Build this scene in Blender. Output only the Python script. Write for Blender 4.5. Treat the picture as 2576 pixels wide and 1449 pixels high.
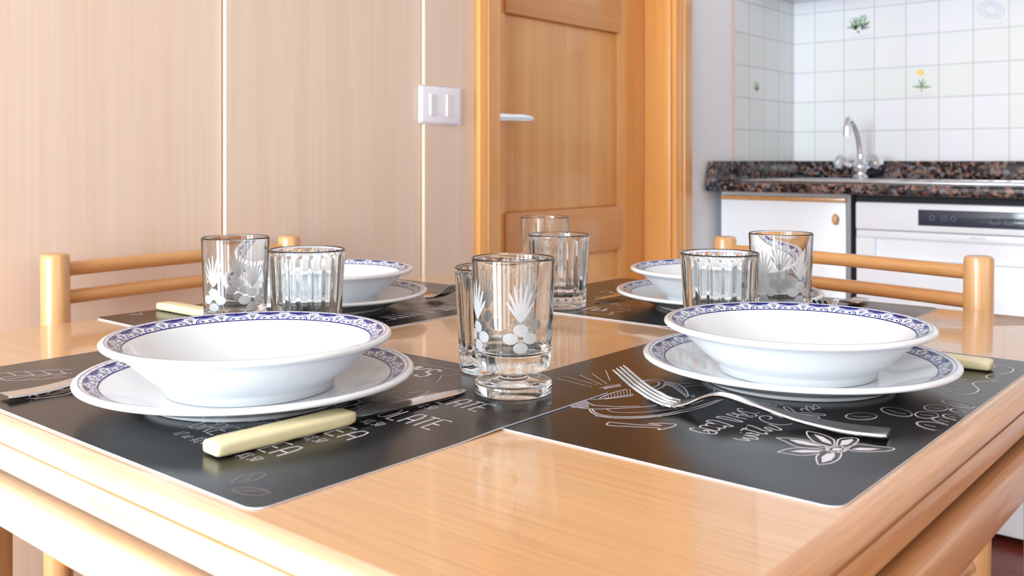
import bpy, bmesh, math, random
from mathutils import Vector, Matrix
random.seed(7)
for o in list(bpy.data.objects): bpy.data.objects.remove(o)
C = bpy.context.scene.collection
SC = bpy.context.scene
# world axes: +x runs along the panelled wall towards the kitchen, +y towards the panelled wall
# ---------------- camera, world, lights, exposure ----------------
cam = bpy.data.cameras.new('camera'); cam.sensor_width = 36; cam.lens = 33.54
cam.shift_y = -321.5/2576
cam.clip_start = .05
cam.dof.use_dof = True; cam.dof.focus_distance = .86; cam.dof.aperture_fstop = 11
co = bpy.data.objects.new('camera', cam); C.objects.link(co)
co.location = (0, 0, .94); co.rotation_euler = (math.radians(90), 0, math.radians(-49.9))
SC.camera = co
W = bpy.data.worlds.new('sky'); SC.world = W; W.use_nodes = True
W.node_tree.nodes['Background'].inputs[0].default_value = (.86, .93, 1, 1)
W.node_tree.nodes['Background'].inputs[1].default_value = 8
SC.view_settings.view_transform = 'Standard'; SC.view_settings.look = 'None'
SC.view_settings.gamma = 1; SC.view_settings.use_curve_mapping = False
SC.view_settings.exposure = -1.38
SC.cycles.max_bounces = 14; SC.cycles.transmission_bounces = 14; SC.cycles.transparent_max_bounces = 12
SC.cycles.diffuse_bounces = 6; SC.cycles.glossy_bounces = 8
SC.cycles.sample_clamp_indirect = 8
def area(name, loc, rot, sx, sy, power, col=(1, 1, 1)):
    l = bpy.data.lights.new(name, 'AREA'); l.shape = 'RECTANGLE'; l.size = sx; l.size_y = sy
    l.energy = power; l.color = col
    o = bpy.data.objects.new(name, l); C.objects.link(o); o.location = loc; o.rotation_euler = rot
    return o
R90 = math.radians(90)
# daylight through the two leaves of the balcony window
for vy, wd, pw in ((-.715, .28, 28), (-.125, .28, 28), (.435, .42, 125), (1.0, .42, 185)):
    area('window_daylight', (-1.76, vy, 1.13), (0, -R90, 0), 1.9, wd, pw, (.82, .93, 1))
# daylight through the window behind the camera
area('window_daylight', (.9, -1.86, 1.45), (R90, 0, 0), 1.3, 1.1, 5, (.92, .96, 1))
# ---------------- helpers ----------------
class MB:
    def __init__(s): s.v = []; s.f = []; s.m = []
    def add(s, vs, fs, mi=0):
        b = len(s.v); s.v += [tuple(p) for p in vs]
        for f in fs: s.f.append([b+i for i in f]); s.m.append(mi)
    def bm(s, b, mi=0):
        b.verts.ensure_lookup_table()
        s.add([v.co[:] for v in b.verts], [[v.index for v in f.verts] for f in b.faces], mi); b.free()
    def box(s, x0, x1, y0, y1, z0, z1, bev=0, seg=2, mi=0, top=False):
        b = bmesh.new()
        bmesh.ops.create_cube(b, size=1, matrix=Matrix.Translation(((x0+x1)/2, (y0+y1)/2, (z0+z1)/2)) @ Matrix.Diagonal((x1-x0, y1-y0, z1-z0, 1)))
        if bev:
            es = [e for e in b.edges if (not top or all(v.co.z > (z0+z1)/2 for v in e.verts))]
            bmesh.ops.bevel(b, geom=es, offset=bev, segments=seg, profile=.5, affect='EDGES')
        b.verts.index_update(); s.bm(b, mi)
    def lathe(s, prof, n=96, mi=0, c=(0, 0, 0), mod=None):
        vs = []; fs = []
        for (r, z) in prof:
            for i in range(n):
                a = 2*math.pi*i/n; q = r
                if mod: q = mod(r, z, a)
                vs.append((c[0]+q*math.cos(a), c[1]+q*math.sin(a), c[2]+z))
        k = len(prof)
        for j in range(k-1):
            for i in range(n):
                i2 = (i+1) % n
                fs.append([j*n+i, j*n+i2, (j+1)*n+i2, (j+1)*n+i])
        s.add(vs, fs, mi)
    def tube(s, pts, rad, n=16, mi=0, caps=True, sx=1.0):
        pts = [Vector(p) for p in pts]; k = len(pts)
        if not hasattr(rad, '__len__'): rad = [rad]*k
        vs = []; fs = []; up = None
        for j, p in enumerate(pts):
            d = (pts[min(j+1, k-1)]-pts[max(j-1, 0)]).normalized()
            if up is None:
                up = Vector((0, 0, 1)) if abs(d.z) < .9 else Vector((1, 0, 0))
            a = d.cross(up).normalized(); up = a.cross(d).normalized()
            for i in range(n):
                t = 2*math.pi*i/n
                vs.append(p+(a*math.cos(t)*sx+up*math.sin(t))*rad[j])
        for j in range(k-1):
            for i in range(n):
                i2 = (i+1) % n; fs.append([j*n+i, j*n+i2, (j+1)*n+i2, (j+1)*n+i])
        if caps: fs.append(list(range(n))[::-1]); fs.append([(k-1)*n+i for i in range(n)])
        s.add(vs, fs, mi)
    def loft(s, rings, mi=0, caps=True):
        n = len(rings[0]); vs = [p for r in rings for p in r]; fs = []
        for j in range(len(rings)-1):
            for i in range(n):
                i2 = (i+1) % n; fs.append([j*n+i, j*n+i2, (j+1)*n+i2, (j+1)*n+i])
        if caps: fs.append(list(range(n))[::-1]); fs.append([(len(rings)-1)*n+i for i in range(n)])
        s.add(vs, fs, mi)
    def build(s, name, mats, parent=None, loc=(0, 0, 0), smooth=35, weld=True):
        me = bpy.data.meshes.new(name)
        me.from_pydata([(p[0]-loc[0], p[1]-loc[1], p[2]-loc[2]) for p in s.v], [], s.f)
        if not isinstance(mats, (list, tuple)): mats = [mats]
        for m in mats: me.materials.append(m)
        me.polygons.foreach_set('material_index', s.m)
        if smooth:
            me.polygons.foreach_set('use_smooth', [True]*len(s.f))
        me.update()
        if weld:
            b = bmesh.new(); b.from_mesh(me); bmesh.ops.recalc_face_normals(b, faces=b.faces); b.to_mesh(me); b.free()
        if smooth: me.set_sharp_from_angle(angle=math.radians(smooth))
        o = bpy.data.objects.new(name, me); C.objects.link(o)
        if parent:
            o.parent = parent; w = Vector(loc)-wloc(parent); o.location = w
        else: o.location = loc
        return o
def wloc(o):
    p = Vector(o.location)
    while o.parent: o = o.parent; p += Vector(o.location)
    return p
def tag(o, label=None, cat=None, group=None, kind=None):
    if label: o['label'] = label
    if cat: o['category'] = cat
    if group: o['group'] = group
    if kind: o['kind'] = kind
    return o
def thing(name, label, cat, loc, rz=0, group=None):
    o = bpy.data.objects.new(name, None); C.objects.link(o); o.location = loc; o.rotation_euler = (0, 0, rz)
    o.empty_display_size = .05
    return tag(o, label, cat, group)
def struct(o, label=None): o['kind'] = 'structure'; 
def dup(root, loc, rz, label, group=None):
    r = root.copy(); C.objects.link(r); r.location = loc; r.rotation_euler = (0, 0, rz); r['label'] = label
    if group: r['group'] = group
    for ch in list(root.children):
        c = ch.copy(); C.objects.link(c); c.parent = r
        for g in list(ch.children):
            d = g.copy(); C.objects.link(d); d.parent = c
    return r
# flat line drawing: 2D strokes mapped onto a surface by f(x, y)
def stroke(mb, pts, w, f, mi, step=None, taper=False):
    P = [Vector(p) for p in pts]
    if step:
        Q = [P[0]]
        for a, b in zip(P, P[1:]):
            k = max(1, int((b-a).length/step))
            Q += [a+(b-a)*(i/k) for i in range(1, k+1)]
        P = Q
    k = len(P)
    if k < 2: return
    vs = []
    for i, p in enumerate(P):
        d = P[min(i+1, k-1)]-P[max(i-1, 0)]
        if d.length < 1e-9: d = Vector((1, 0))
        d.normalize(); n = Vector((-d.y, d.x)); ww = w
        if taper: ww = w*(.25+.75*math.sin(math.pi*i/(k-1)))
        for q in (p+n*ww/2, p-n*ww/2): vs.append(f(q.x, q.y))
    mb.add(vs, [[2*i, 2*i+1, 2*i+3, 2*i+2] for i in range(k-1)], mi)
def blob(mb, cx, cy, rx, ry, f, mi, n=20, rot=0):
    c, s = math.cos(rot), math.sin(rot); vs = [f(cx, cy)]
    for ring in (.5, 1):
        for i in range(n):
            a = 2*math.pi*i/n; x = rx*ring*math.cos(a); y = ry*ring*math.sin(a)
            vs.append(f(cx+x*c-y*s, cy+x*s+y*c))
    fs = [[0, 1+i, 1+(i+1) % n] for i in range(n)]
    fs += [[1+i, 1+n+i, 1+n+(i+1) % n, 1+(i+1) % n] for i in range(n)]
    mb.add(vs, fs, mi)
def between(mb, xs, lo, hi, f, mi):
    vs = []
    for x, a, b in zip(xs, lo, hi): vs += [f(x, a), f(x, b)]
    mb.add(vs, [[2*i, 2*i+1, 2*i+3, 2*i+2] for i in range(len(xs)-1)], mi)
def curve(pts, n=4):   # Catmull-Rom through points
    P = [Vector(p) for p in pts]; out = []
    for i in range(len(P)-1):
        a, b, c, d = P[max(i-1, 0)], P[i], P[i+1], P[min(i+2, len(P)-1)]
        for k in range(n):
            t = k/n
            out.append(.5*((2*b)+(c-a)*t+(2*a-5*b+4*c-d)*t*t+(3*b-a-3*c+d)*t**3))
    out.append(P[-1]); return out
# ---------------- materials ----------------
def new(name):
    m = bpy.data.materials.new(name); m.use_nodes = True; return m, m.node_tree, m.node_tree.nodes['Principled BSDF']
def srgb(r, g, b):
    f = lambda c: (c/255/12.92 if c/255 <= .04045 else ((c/255+.055)/1.055)**2.4)
    return (f(r), f(g), f(b), 1)
def plain(name, col, rough=.5, metal=0, coat=0, **k):
    m, t, p = new(name)
    n = t.nodes.new('ShaderNodeTexNoise'); n.inputs['Scale'].default_value = k.get('ns', 40); n.inputs['Detail'].default_value = 4
    tc = t.nodes.new('ShaderNodeTexCoord'); t.links.new(tc.outputs['Object'], n.inputs['Vector'])
    mr = t.nodes.new('ShaderNodeMapRange'); am = k.get('amp', min(.03, rough*.25)); mr.inputs[3].default_value = max(0, rough-am); mr.inputs[4].default_value = rough+am
    t.links.new(n.outputs['Fac'], mr.inputs[0]); t.links.new(mr.outputs[0], p.inputs['Roughness'])
    p.inputs['Base Color'].default_value = col; p.inputs['Metallic'].default_value = metal
    p.inputs['Coat Weight'].default_value = coat; p.inputs['Coat Roughness'].default_value = .05
    if 'spec' in k: p.inputs['Specular IOR Level'].default_value = k['spec']
    return m
def wood(name, light, dark, axis='z', rough=.35, coat=.0, across=26, along=1.2, streak=.55, pores=.25, cr=.12, bump=.0):
    m, t, p = new(name); N = t.nodes; L = t.links
    tc = N.new('ShaderNodeTexCoord'); mp = N.new('ShaderNodeMapping'); L.new(tc.outputs['Object'], mp.inputs['Vector'])
    sc = [across]*3; sc['xyz'.index(axis)] = along; mp.inputs['Scale'].default_value = sc
    n1 = N.new('ShaderNodeTexNoise'); n1.inputs['Scale'].default_value = 1; n1.inputs['Detail'].default_value = 5; n1.inputs['Roughness'].default_value = .6; n1.inputs['Distortion'].default_value = .8
    L.new(mp.outputs[0], n1.inputs['Vector'])
    mp2 = N.new('ShaderNodeMapping'); L.new(tc.outputs['Object'], mp2.inputs['Vector'])
    sc = [across*14]*3; sc['xyz'.index(axis)] = along*7; mp2.inputs['Scale'].default_value = sc
    n2 = N.new('ShaderNodeTexNoise'); n2.inputs['Scale'].default_value = 1; n2.inputs['Detail'].default_value = 2
    L.new(mp2.outputs[0], n2.inputs['Vector'])
    r1 = N.new('ShaderNodeValToRGB'); r1.color_ramp.elements[0].position = .5-streak/2; r1.color_ramp.elements[1].position = .5+streak/2
    r1.color_ramp.elements[0].color = dark; r1.color_ramp.elements[1].color = light
    L.new(n1.outputs['Fac'], r1.inputs[0])
    r2 = N.new('ShaderNodeMapRange'); r2.inputs[1].default_value = .35; r2.inputs[2].default_value = .6; r2.inputs[3].default_value = 1-pores; r2.inputs[4].default_value = 1
    L.new(n2.outputs['Fac'], r2.inputs[0])
    mx = N.new('ShaderNodeMix'); mx.data_type = 'RGBA'; mx.blend_type = 'MULTIPLY'; mx.inputs[0].default_value = 1
    L.new(r1.outputs[0], mx.inputs[6]); L.new(r2.outputs[0], mx.inputs[7]); L.new(mx.outputs[2], p.inputs['Base Color'])
    p.inputs['Roughness'].default_value = rough; p.inputs['Coat Weight'].default_value = coat; p.inputs['Coat Roughness'].default_value = cr
    if bump:
        b = N.new('ShaderNodeBump'); b.inputs['Strength'].default_value = bump; b.inputs['Distance'].default_value = .0004
        L.new(n2.outputs['Fac'], b.inputs['Height']); L.new(b.outputs[0], p.inputs['Normal'])
        L.new(b.outputs[0], p.inputs['Coat Normal'])
    return m
M = {}
M['panel'] = wood('pale_pine_veneer', srgb(231, 212, 196), srgb(220, 192, 167), 'z', .42, 0, 13, .4, .8, .04)
M['edge'] = plain('cream_panel_edge', srgb(236, 214, 190), .5)
M['door'] = wood('honey_pine', srgb(234, 184, 114), srgb(213, 149, 84), 'z', .35, .3, 22, .6, .5, .06)
M['doorrail'] = wood('honey_pine_rail', srgb(222, 162, 100), srgb(208, 144, 84), 'x', .35, .3, 22, .8, .6, .06)
M['casing'] = wood('light_pine_casing', srgb(232, 172, 100), srgb(218, 150, 78), 'z', .33, .3, 26, .8, .6, .05)
M['top'] = wood('lacquered_ash_top', srgb(219, 174, 128), srgb(210, 158, 109), 'y', .35, .9, 34, 1.1, .6, .14, .045, .1)
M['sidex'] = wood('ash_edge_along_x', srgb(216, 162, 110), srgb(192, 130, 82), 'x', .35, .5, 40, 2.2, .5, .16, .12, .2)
M['sidey_lit'] = wood('ash_edge_along_y_lit', srgb(245, 226, 202), srgb(233, 190, 144), 'y', .35, .5, 30, 2.6, .35, .12, .12, .2)  # same ash edging, window glare on the x-facing sides painted in as paler wood
M['leg'] = wood('beech_leg', srgb(206, 150, 96), srgb(184, 122, 70), 'z', .35, .3, 40, 2, .5, .1)
M['beechz'] = wood('beech_upright', srgb(226, 178, 124), srgb(206, 150, 94), 'z', .32, .5, 46, 2.5, .5, .1)
M['beechx'] = wood('beech_rail', srgb(218, 164, 106), srgb(196, 132, 76), 'x', .32, .5, 60, 3, .5, .12)
M['white'] = plain('white_plaster', srgb(236, 238, 242), .75)
M['ceil'] = plain('ceiling_off_white', srgb(222, 221, 218), .8)
M['lam'] = plain('white_laminate', srgb(238, 243, 250), .25, ns=8)
M['enamel'] = plain('white_enamel', srgb(236, 242, 250), .22, ns=8)
M['plastic'] = plain('white_switch_plastic', srgb(232, 230, 238), .28)
M['grey'] = plain('grey_aluminium', srgb(150, 155, 160), .35, .6)
M['dark'] = plain('dark_gap', srgb(38, 40, 46), .6)
M['display'] = plain('dark_display', srgb(52, 60, 78), .12)
M['print2'] = plain('dim_display_symbols', srgb(96, 105, 124), .3)
M['print'] = plain('grey_print', srgb(165, 172, 185), .4)
M['steel'] = plain('brushed_steel', (.72, .74, .78, 1), .22, 1)
M['chrome'] = plain('chrome', (.8, .82, .85, 1), .07, 1, ns=20)
M['cutlery'] = plain('cutlery_steel', (.72, .72, .73, 1), .13, 1)
M['ivory'] = plain('ivory_handle', srgb(233, 222, 178), .32)
M['porcelain'] = plain('white_porcelain', srgb(226, 229, 232), .09)
M['navy'] = plain('navy_glaze', srgb(14, 20, 104), .1)
M['blue'] = plain('blue_glaze', srgb(40, 56, 165), .1)
M['pale'] = plain('pale_blue_glaze', srgb(150, 165, 220), .1, 0, .6)
M['mat'] = plain('black_vinyl', srgb(18, 17, 18), .19, amp=.004, spec=.26)
M['matedge'] = plain('white_vinyl_edge', srgb(222, 224, 235), .4)
M['chalk'] = plain('chalk_print', srgb(218, 213, 220), .45)
M['chalk2'] = plain('soft_chalk_print', srgb(118, 112, 114), .45)
M['clay'] = plain('tile_clay_edge', srgb(196, 168, 158), .8)
M['leafg'] = plain('green_glaze', srgb(178, 203, 160), .2)
M['leafd'] = plain('dark_green_glaze', srgb(142, 172, 158), .2)
M['yell'] = plain('yellow_glaze', srgb(250, 214, 110), .2)
M['oran'] = plain('orange_glaze', srgb(225, 160, 120), .2)
M['lilac'] = plain('pale_lilac_glaze', srgb(214, 216, 232), .2)
M['frame'] = plain('white_window_frame', srgb(240, 240, 240), .35)
def glassmat(name, col=(1, 1, 1, 1), rough=0, ior=1.47):
    m, t, p = new(name)
    p.inputs['Base Color'].default_value = col; p.inputs['Roughness'].default_value = rough
    p.inputs['Transmission Weight'].default_value = 1; p.inputs['IOR'].default_value = ior
    return m
M['glass'] = glassmat('clear_glass', (.985, .995, .995, 1))
m, t, p = new('etched_glass'); M['etch'] = m
p.inputs['Base Color'].default_value = srgb(235, 238, 243); p.inputs['Roughness'].default_value = .6
p.inputs['Transmission Weight'].default_value = .7; p.inputs['Subsurface Weight'].default_value = 0
# granite
m, t, p = new('brown_black_granite'); M['granite'] = m; N = t.nodes; L = t.links
tc = N.new('ShaderNodeTexCoord'); v = N.new('ShaderNodeTexVoronoi'); v.inputs['Scale'].default_value = 105; v.inputs['Randomness'].default_value = 1
n = N.new('ShaderNodeTexNoise'); n.inputs['Scale'].default_value = 120; n.inputs['Detail'].default_value = 2
ad = N.new('ShaderNodeMix'); ad.data_type = 'VECTOR'; ad.inputs[0].default_value = .014
L.new(tc.outputs['Object'], ad.inputs[4]); L.new(n.outputs['Color'], ad.inputs[5]); L.new(tc.outputs['Object'], n.inputs['Vector'])
L.new(ad.outputs[1], v.inputs['Vector'])
sp = N.new('ShaderNodeSeparateColor'); L.new(v.outputs['Color'], sp.inputs[0])
r = N.new('ShaderNodeValToRGB'); r.color_ramp.interpolation = 'CONSTANT'
els = r.color_ramp.elements; els[0].position = 0; els[0].color = srgb(22, 22, 25)
els[1].position = .3; els[1].color = srgb(62, 66, 74)
for pos, c in ((.42, srgb(112, 90, 84)), (.58, srgb(146, 114, 104)), (.72, srgb(96, 70, 62)), (.82, srgb(34, 32, 34)), (.93, srgb(120, 122, 132))):
    e = els.new(pos); e.color = c
L.new(sp.outputs[0], r.inputs[0]); L.new(r.outputs[0], p.inputs['Base Color']); p.inputs['Roughness'].default_value = .12
# glazed wall tiles: cells of two axes, grout lines, faint change of tint from tile to tile
def tilemat(name, ax, a0, pa, b0, pb, c1, c2, grout, gw=.0016, rough=.12):
    m, t, p = new(name); N = t.nodes; L = t.links
    tc = N.new('ShaderNodeTexCoord'); s = N.new('ShaderNodeSeparateXYZ'); L.new(tc.outputs['Object'], s.inputs[0])
    def mth(op, a, b=None):
        x = N.new('ShaderNodeMath'); x.operation = op
        if isinstance(a, (int, float)): x.inputs[0].default_value = a
        else: L.new(a, x.inputs[0])
        if b is not None:
            if isinstance(b, (int, float)): x.inputs[1].default_value = b
            else: L.new(b, x.inputs[1])
        return x.outputs[0]
    A = mth('DIVIDE', mth('SUBTRACT', s.outputs['XYZ'.index(ax[0])], a0), pa)
    B = mth('DIVIDE', mth('SUBTRACT', s.outputs['XYZ'.index(ax[1])], b0), pb)
    fa = mth('FRACT', A); fb = mth('FRACT', B)
    da = mth('MULTIPLY', mth('MINIMUM', fa, mth('SUBTRACT', 1, fa)), pa)
    db = mth('MULTIPLY', mth('MINIMUM', fb, mth('SUBTRACT', 1, fb)), pb)
    d = mth('MINIMUM', da, db)
    mr = N.new('ShaderNodeMapRange'); mr.inputs[1].default_value = gw*.6; mr.inputs[2].default_value = gw*1.2; L.new(d, mr.inputs[0])
    cb = N.new('ShaderNodeCombineXYZ'); L.new(mth('FLOOR', A), cb.inputs[0]); L.new(mth('FLOOR', B), cb.inputs[1])
    wn = N.new('ShaderNodeTexWhiteNoise'); L.new(cb.outputs[0], wn.inputs['Vector'])
    m1 = N.new('ShaderNodeMix'); m1.data_type = 'RGBA'; L.new(wn.outputs['Value'], m1.inputs[0]); m1.inputs[6].default_value = c1; m1.inputs[7].default_value = c2
    m2 = N.new('ShaderNodeMix'); m2.data_type = 'RGBA'; L.new(mr.outputs[0], m2.inputs[0]); m2.inputs[6].default_value = grout; L.new(m1.outputs[2], m2.inputs[7])
    L.new(m2.outputs[2], p.inputs['Base Color'])
    b = N.new('ShaderNodeBump'); b.inputs['Strength'].default_value = .5; b.inputs['Distance'].default_value = .001; L.new(mr.outputs[0], b.inputs['Height']); L.new(b.outputs[0], p.inputs['Normal'])
    p.inputs['Roughness'].default_value = rough
    return m
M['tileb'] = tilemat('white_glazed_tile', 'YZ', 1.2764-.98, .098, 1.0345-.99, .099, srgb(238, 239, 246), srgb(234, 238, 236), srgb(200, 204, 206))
M['tiles'] = tilemat('white_glazed_tile_side_shaded', 'XZ', 2.75-1.05, .105, 1.0345-.99, .099, srgb(226, 229, 234), srgb(220, 226, 224), srgb(184, 188, 188))  # same white tile, coloured darker to carry the shade on this wall
M['floor'] = tilemat('terracotta_floor_tile', 'XY', 0, .3, 0, .3, srgb(128, 58, 42), srgb(116, 50, 36), srgb(96, 62, 50), .003, .35)
# ---------------- the room ----------------
XL, XR, YB, YF, H = -1.8, 3.092, 1.357, -1.9, 2.5
b = MB(); b.box(XL-.1, XR+.1, YF-.1, YB+1.0, -.1, 0); struct(b.build('floor', M['floor']))
b = MB(); b.box(XL-.1, XR+.1, YF-.1, YB+1.0, H, H+.1); struct(b.build('ceiling', M['ceil']))
# panelled wall: vertical boards with open grooves, the door opening, plaster and side tiles towards the kitchen
b = MB()
b.box(XL, 1.54, YB+.008, YB+.115, 0, H, mi=4)
g = [-1.365, -.915, -.465, -.015, .43, .879, 1.3295]
e = [XL]+[v for q in g for v in (q-.0035, q+.0035)]+[1.495]
for x0, x1 in zip(e[0::2], e[1::2]):
    # each board stands 7 mm proud at its left edge and dies out towards the next one
    x0 += .001 if x0 > XL else 0; x1 += .0045; yl = YB-(.0075 if x0 > XL+.01 else 0); x1 = min(x1, 1.495)
    q = [(x0, yl), (x1, YB), (x1, YB+.0085), (x0, YB+.0085)]
    b.add([(x, y, z) for z in (0, H) for x, y in q], [[0, 1, 5, 4], [1, 2, 6, 5], [2, 3, 7, 6], [0, 3, 2, 1], [4, 5, 6, 7]], 0)
    b.add([(x0, yl, 0), (x0, YB+.0085, 0), (x0, YB+.0085, H), (x0, yl, H)], [[0, 1, 2, 3]], 1)
b.box(2.31, XR, YB, YB+.115, 0, H, mi=2)
b.box(1.54, 2.32, YB, YB+.115, 2.12, H, mi=2)
b.box(2.652, XR, YB-.008, YB-.0003, .80, 1.60, mi=3)
b.box(2.6495, 2.652, YB-.0078, YB-.0003, .938, 1.60, mi=5)
def leafset(b, f, cx, cz, s, mis, seed, n=9):
    r = random.Random(seed)
    for i in range(n):
        a = math.radians(15+150*i/(n-1)); l = s*(.55+.45*math.sin(a))*r.uniform(.8, 1.05)
        dx, dz = math.cos(a), math.sin(a)
        blob(b, cx+dx*l*.5, cz+dz*l*.5, l*.5, s*.075, f, mis[i % len(mis)], 10, a)
leafset(b, lambda x, z: (2.8+x, YB-.0083, 1.135+z), .002, .026, .036, [6, 7], 4, 8)
blob(b, .004, .024, .006, .005, lambda x, z: (2.8+x, YB-.0084, 1.135+z), 8, 10)
wl = b.build('wall_left', [M['panel'], M['edge'], M['white'], M['tiles'], M['dark'], M['clay'], M['leafg'], M['leafd'], M['oran']], weld=False, smooth=0); struct(wl)
b = MB(); b.box(XR, XR+.1, YF, YB+.115, 0, H)
b.box(XR-.0075, XR-.0002, YF, YB-.008, .80, 1.62, mi=1)
# the painted tiles: x grows to the right as seen, i.e. towards -y
def tf(y0, z0): return lambda x, z: (XR-.0079, y0-x, z0+z)
f = tf(1.1784, 1.3315); c0 = .049
r = random.Random(3)
for i in range(15):
    a = math.radians(20+140*i/14+r.uniform(-6, 6)); l = .045*(.6+.4*math.sin(a))*r.uniform(.75, 1.1)
    for k in (0.45, .75, 1):
        w = r.uniform(-.5, .5)
        blob(b, c0+math.cos(a)*l*k, .028+math.sin(a)*l*k, .0075, .0026, f, r.choice([2, 2, 3]), 8, a+w)
blob(b, c0-.002, .024, .006, .005, f, 5, 10)
stroke(b, [(.018, .009), (.085, .011)], .002, f, 6)
f = tf(.9827, 1.1335)
blob(b, .045, .079, .0095, .0095, f, 4, 18)
for a, l in ((170, .03), (150, .02), (110, .026), (80, .028), (55, .024), (20, .02), (5, .03)):
    a = math.radians(a); blob(b, .048+math.cos(a)*l*.5, .031+math.sin(a)*l*.6, l*.5, .0026, f, 3 if l > .025 else 2, 8, a)
stroke(b, [(.047, .03), (.047, .05)], .0015, f, 2)
stroke(b, [(.047, .018), (.048, .030)], .004, f, 5)
stroke(b, [(.02, .009), (.08, .010)], .002, f, 6)
f = tf(.7877, 1.3315)
for k in range(3):
    t = [(.05+(.036-.009*k)*math.cos(a/12*math.pi*2+.3), .055+(.026-.006*k)*math.sin(a/12*math.pi*2)) for a in range(13)]
    stroke(b, curve(t, 3), .0035, f, 6)
stroke(b, [(.02, .014), (.08, .012)], .002, f, 6)
wb = b.build('wall_back', [M['white'], M['tileb'], M['leafg'], M['leafd'], M['yell'], M['oran'], M['lilac']], weld=False, smooth=0); struct(wb)
# wall with the balcony window and wall behind the camera
b = MB()
b.box(XL-.1, XL, YF, -.95, 0, H); b.box(XL-.1, XL, 1.25, YB+.115, 0, H); b.box(XL-.1, XL, -.95, 1.25, 2.15, H); b.box(XL-.1, XL, -.95, 1.25, 0, .10)
struct(b.build('wall_front', M['panel']))
def window(name, axis, a0, a1, z0, z1, pos):
    b = MB(); t = .055
    def bx(a, c, z, w, p0, p1, mi=0):
        if axis == 'x': b.box(p0, p1, a, c, z, w, mi=mi, bev=.004 if mi == 0 else 0)
        else: b.box(a, c, p0, p1, z, w, mi=mi, bev=.004 if mi == 0 else 0)
    mid = (a0+a1)/2
    for q in (a0, mid-t/2, a1-t): bx(q, q+t, z0, z1, pos, pos+.05)
    for z in (z0, z1-t): bx(a0+t, mid-t/2, z, z+t, pos, pos+.05); bx(mid+t/2, a1-t, z, z+t, pos, pos+.05)
    o = b.build(name, M['frame']); struct(o)
    for c0, c1 in ((a0+t, mid-t/2), (mid+t/2, a1-t)):
        b = MB(); p = pos+.018
        if axis == 'x': b.box(p, p+.005, c0+.001, c1-.001, z0+t+.001, z1-t-.001)
        else: b.box(c0+.001, c1-.001, p, p+.005, z0+t+.001, z1-t-.001)
        q = b.build('pane', M['glass'], smooth=0, loc=(0, 0, 0)); q.parent = o
window('window_1', 'x', -.95, .15, .10, 2.15, XL-.075)
window('window_3', 'x', .15, 1.25, .10, 2.15, XL-.075)
b = MB()
b.box(XL, .2, YF-.1, YF, 0, H); b.box(1.6, XR, YF-.1, YF, 0, H); b.box(.2, 1.6, YF-.1, YF, 0, .85); b.box(.2, 1.6, YF-.1, YF, 2.05, H)
struct(b.build('wall_right', M['panel']))
window('window_2', 'y', .2, 1.6, .85, 2.05, YF-.075)
# door: casing and jamb, then the leaf
b = MB()
b.box(1.489, 1.546, YB-.015, YB-.0002, 0, 2.13, bev=.004); b.box(1.515, 1.519, YB-.0165, YB-.013, 0, 2.13, bev=.001)
b.box(2.313, 2.385, YB-.015, YB-.0002, 0, 2.13, bev=.004); b.box(2.335, 2.35, YB-.018, YB-.013, 0, 2.13, bev=.002)
b.box(1.546, 2.313, YB-.015, YB-.0002, 2.06, 2.13, bev=.004)
b.box(1.5405, 1.556, YB-.0135, YB+.114, 0, 2.06); b.box(2.298, 2.3095, YB-.0135, YB+.114, 0, 2.06)
b.box(2.286, 2.298, YB+.0, YB+.022, 0, 2.06, bev=.003)
b.box(1.556, 2.298, YB-.0, YB+.114, 2.045, 2.06)
struct(b.build('trim_1', M['casing']))
DY = YB+.090
dr = MB()
for x0, x1 in ((1.560, 1.693), (2.166, 2.296)): dr.box(x0, x1, DY, DY+.035, .008, 2.04, bev=.002)
door = dr.build('door_1', M['casing'], loc=(1.56, DY, .008)); struct(door)
rr = MB()
for z0, z1 in ((1.284, 1.405), (.698, .817), (.012, .20), (1.90, 2.036)): rr.box(1.690, 2.169, DY-.006, DY+.030, z0, z1, bev=.004)
rr.build('rail', M['doorrail'], door, loc=(1.69, DY, .7))
for z0, z1 in ((.817, 1.284), (.20, .698), (1.405, 1.90)):
    pn = MB(); pn.box(1.693, 2.166, DY+.006, DY+.026, z0, z1, bev=.003); pn.build('panel', M['door'], door, loc=(1.693, DY, z0))
h = MB()
h.tube([(1.612, DY-.0005, 1.036), (1.612, DY-.008, 1.036)], .026, 24)
h.tube([(1.612, DY-.008, 1.036), (1.612, DY-.045, 1.036), (1.616, DY-.052, 1.036)], .009, 16)
rings = []
for x, w, zz in ((1.606, .009, 0), (1.62, .010, 0), (1.65, .0085, .001), (1.69, .0095, .0015), (1.72, .0085, .001), (1.7285, .004, .0005)):
    rings.append([(x, DY-.052+.006*math.cos(a), 1.036+zz+w*math.sin(a)) for a in [2*math.pi*i/14 for i in range(14)]])
h.loft(rings); h.build('door_handle', M['chrome'], door, loc=(1.612, DY, 1.036), smooth=50)
k = MB(); k.tube([(1.655, DY-.0004, .942), (1.655, DY-.006, .942)], [.010, .008], 18); k.build('lock_knob', M['chrome'], door, loc=(1.655, DY, .942))
b = MB(); b.box(XL, 1.488, YB-.012, YB-.0002, 0, .07, bev=.003); struct(b.build('baseboard_left', M['casing']))
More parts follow.
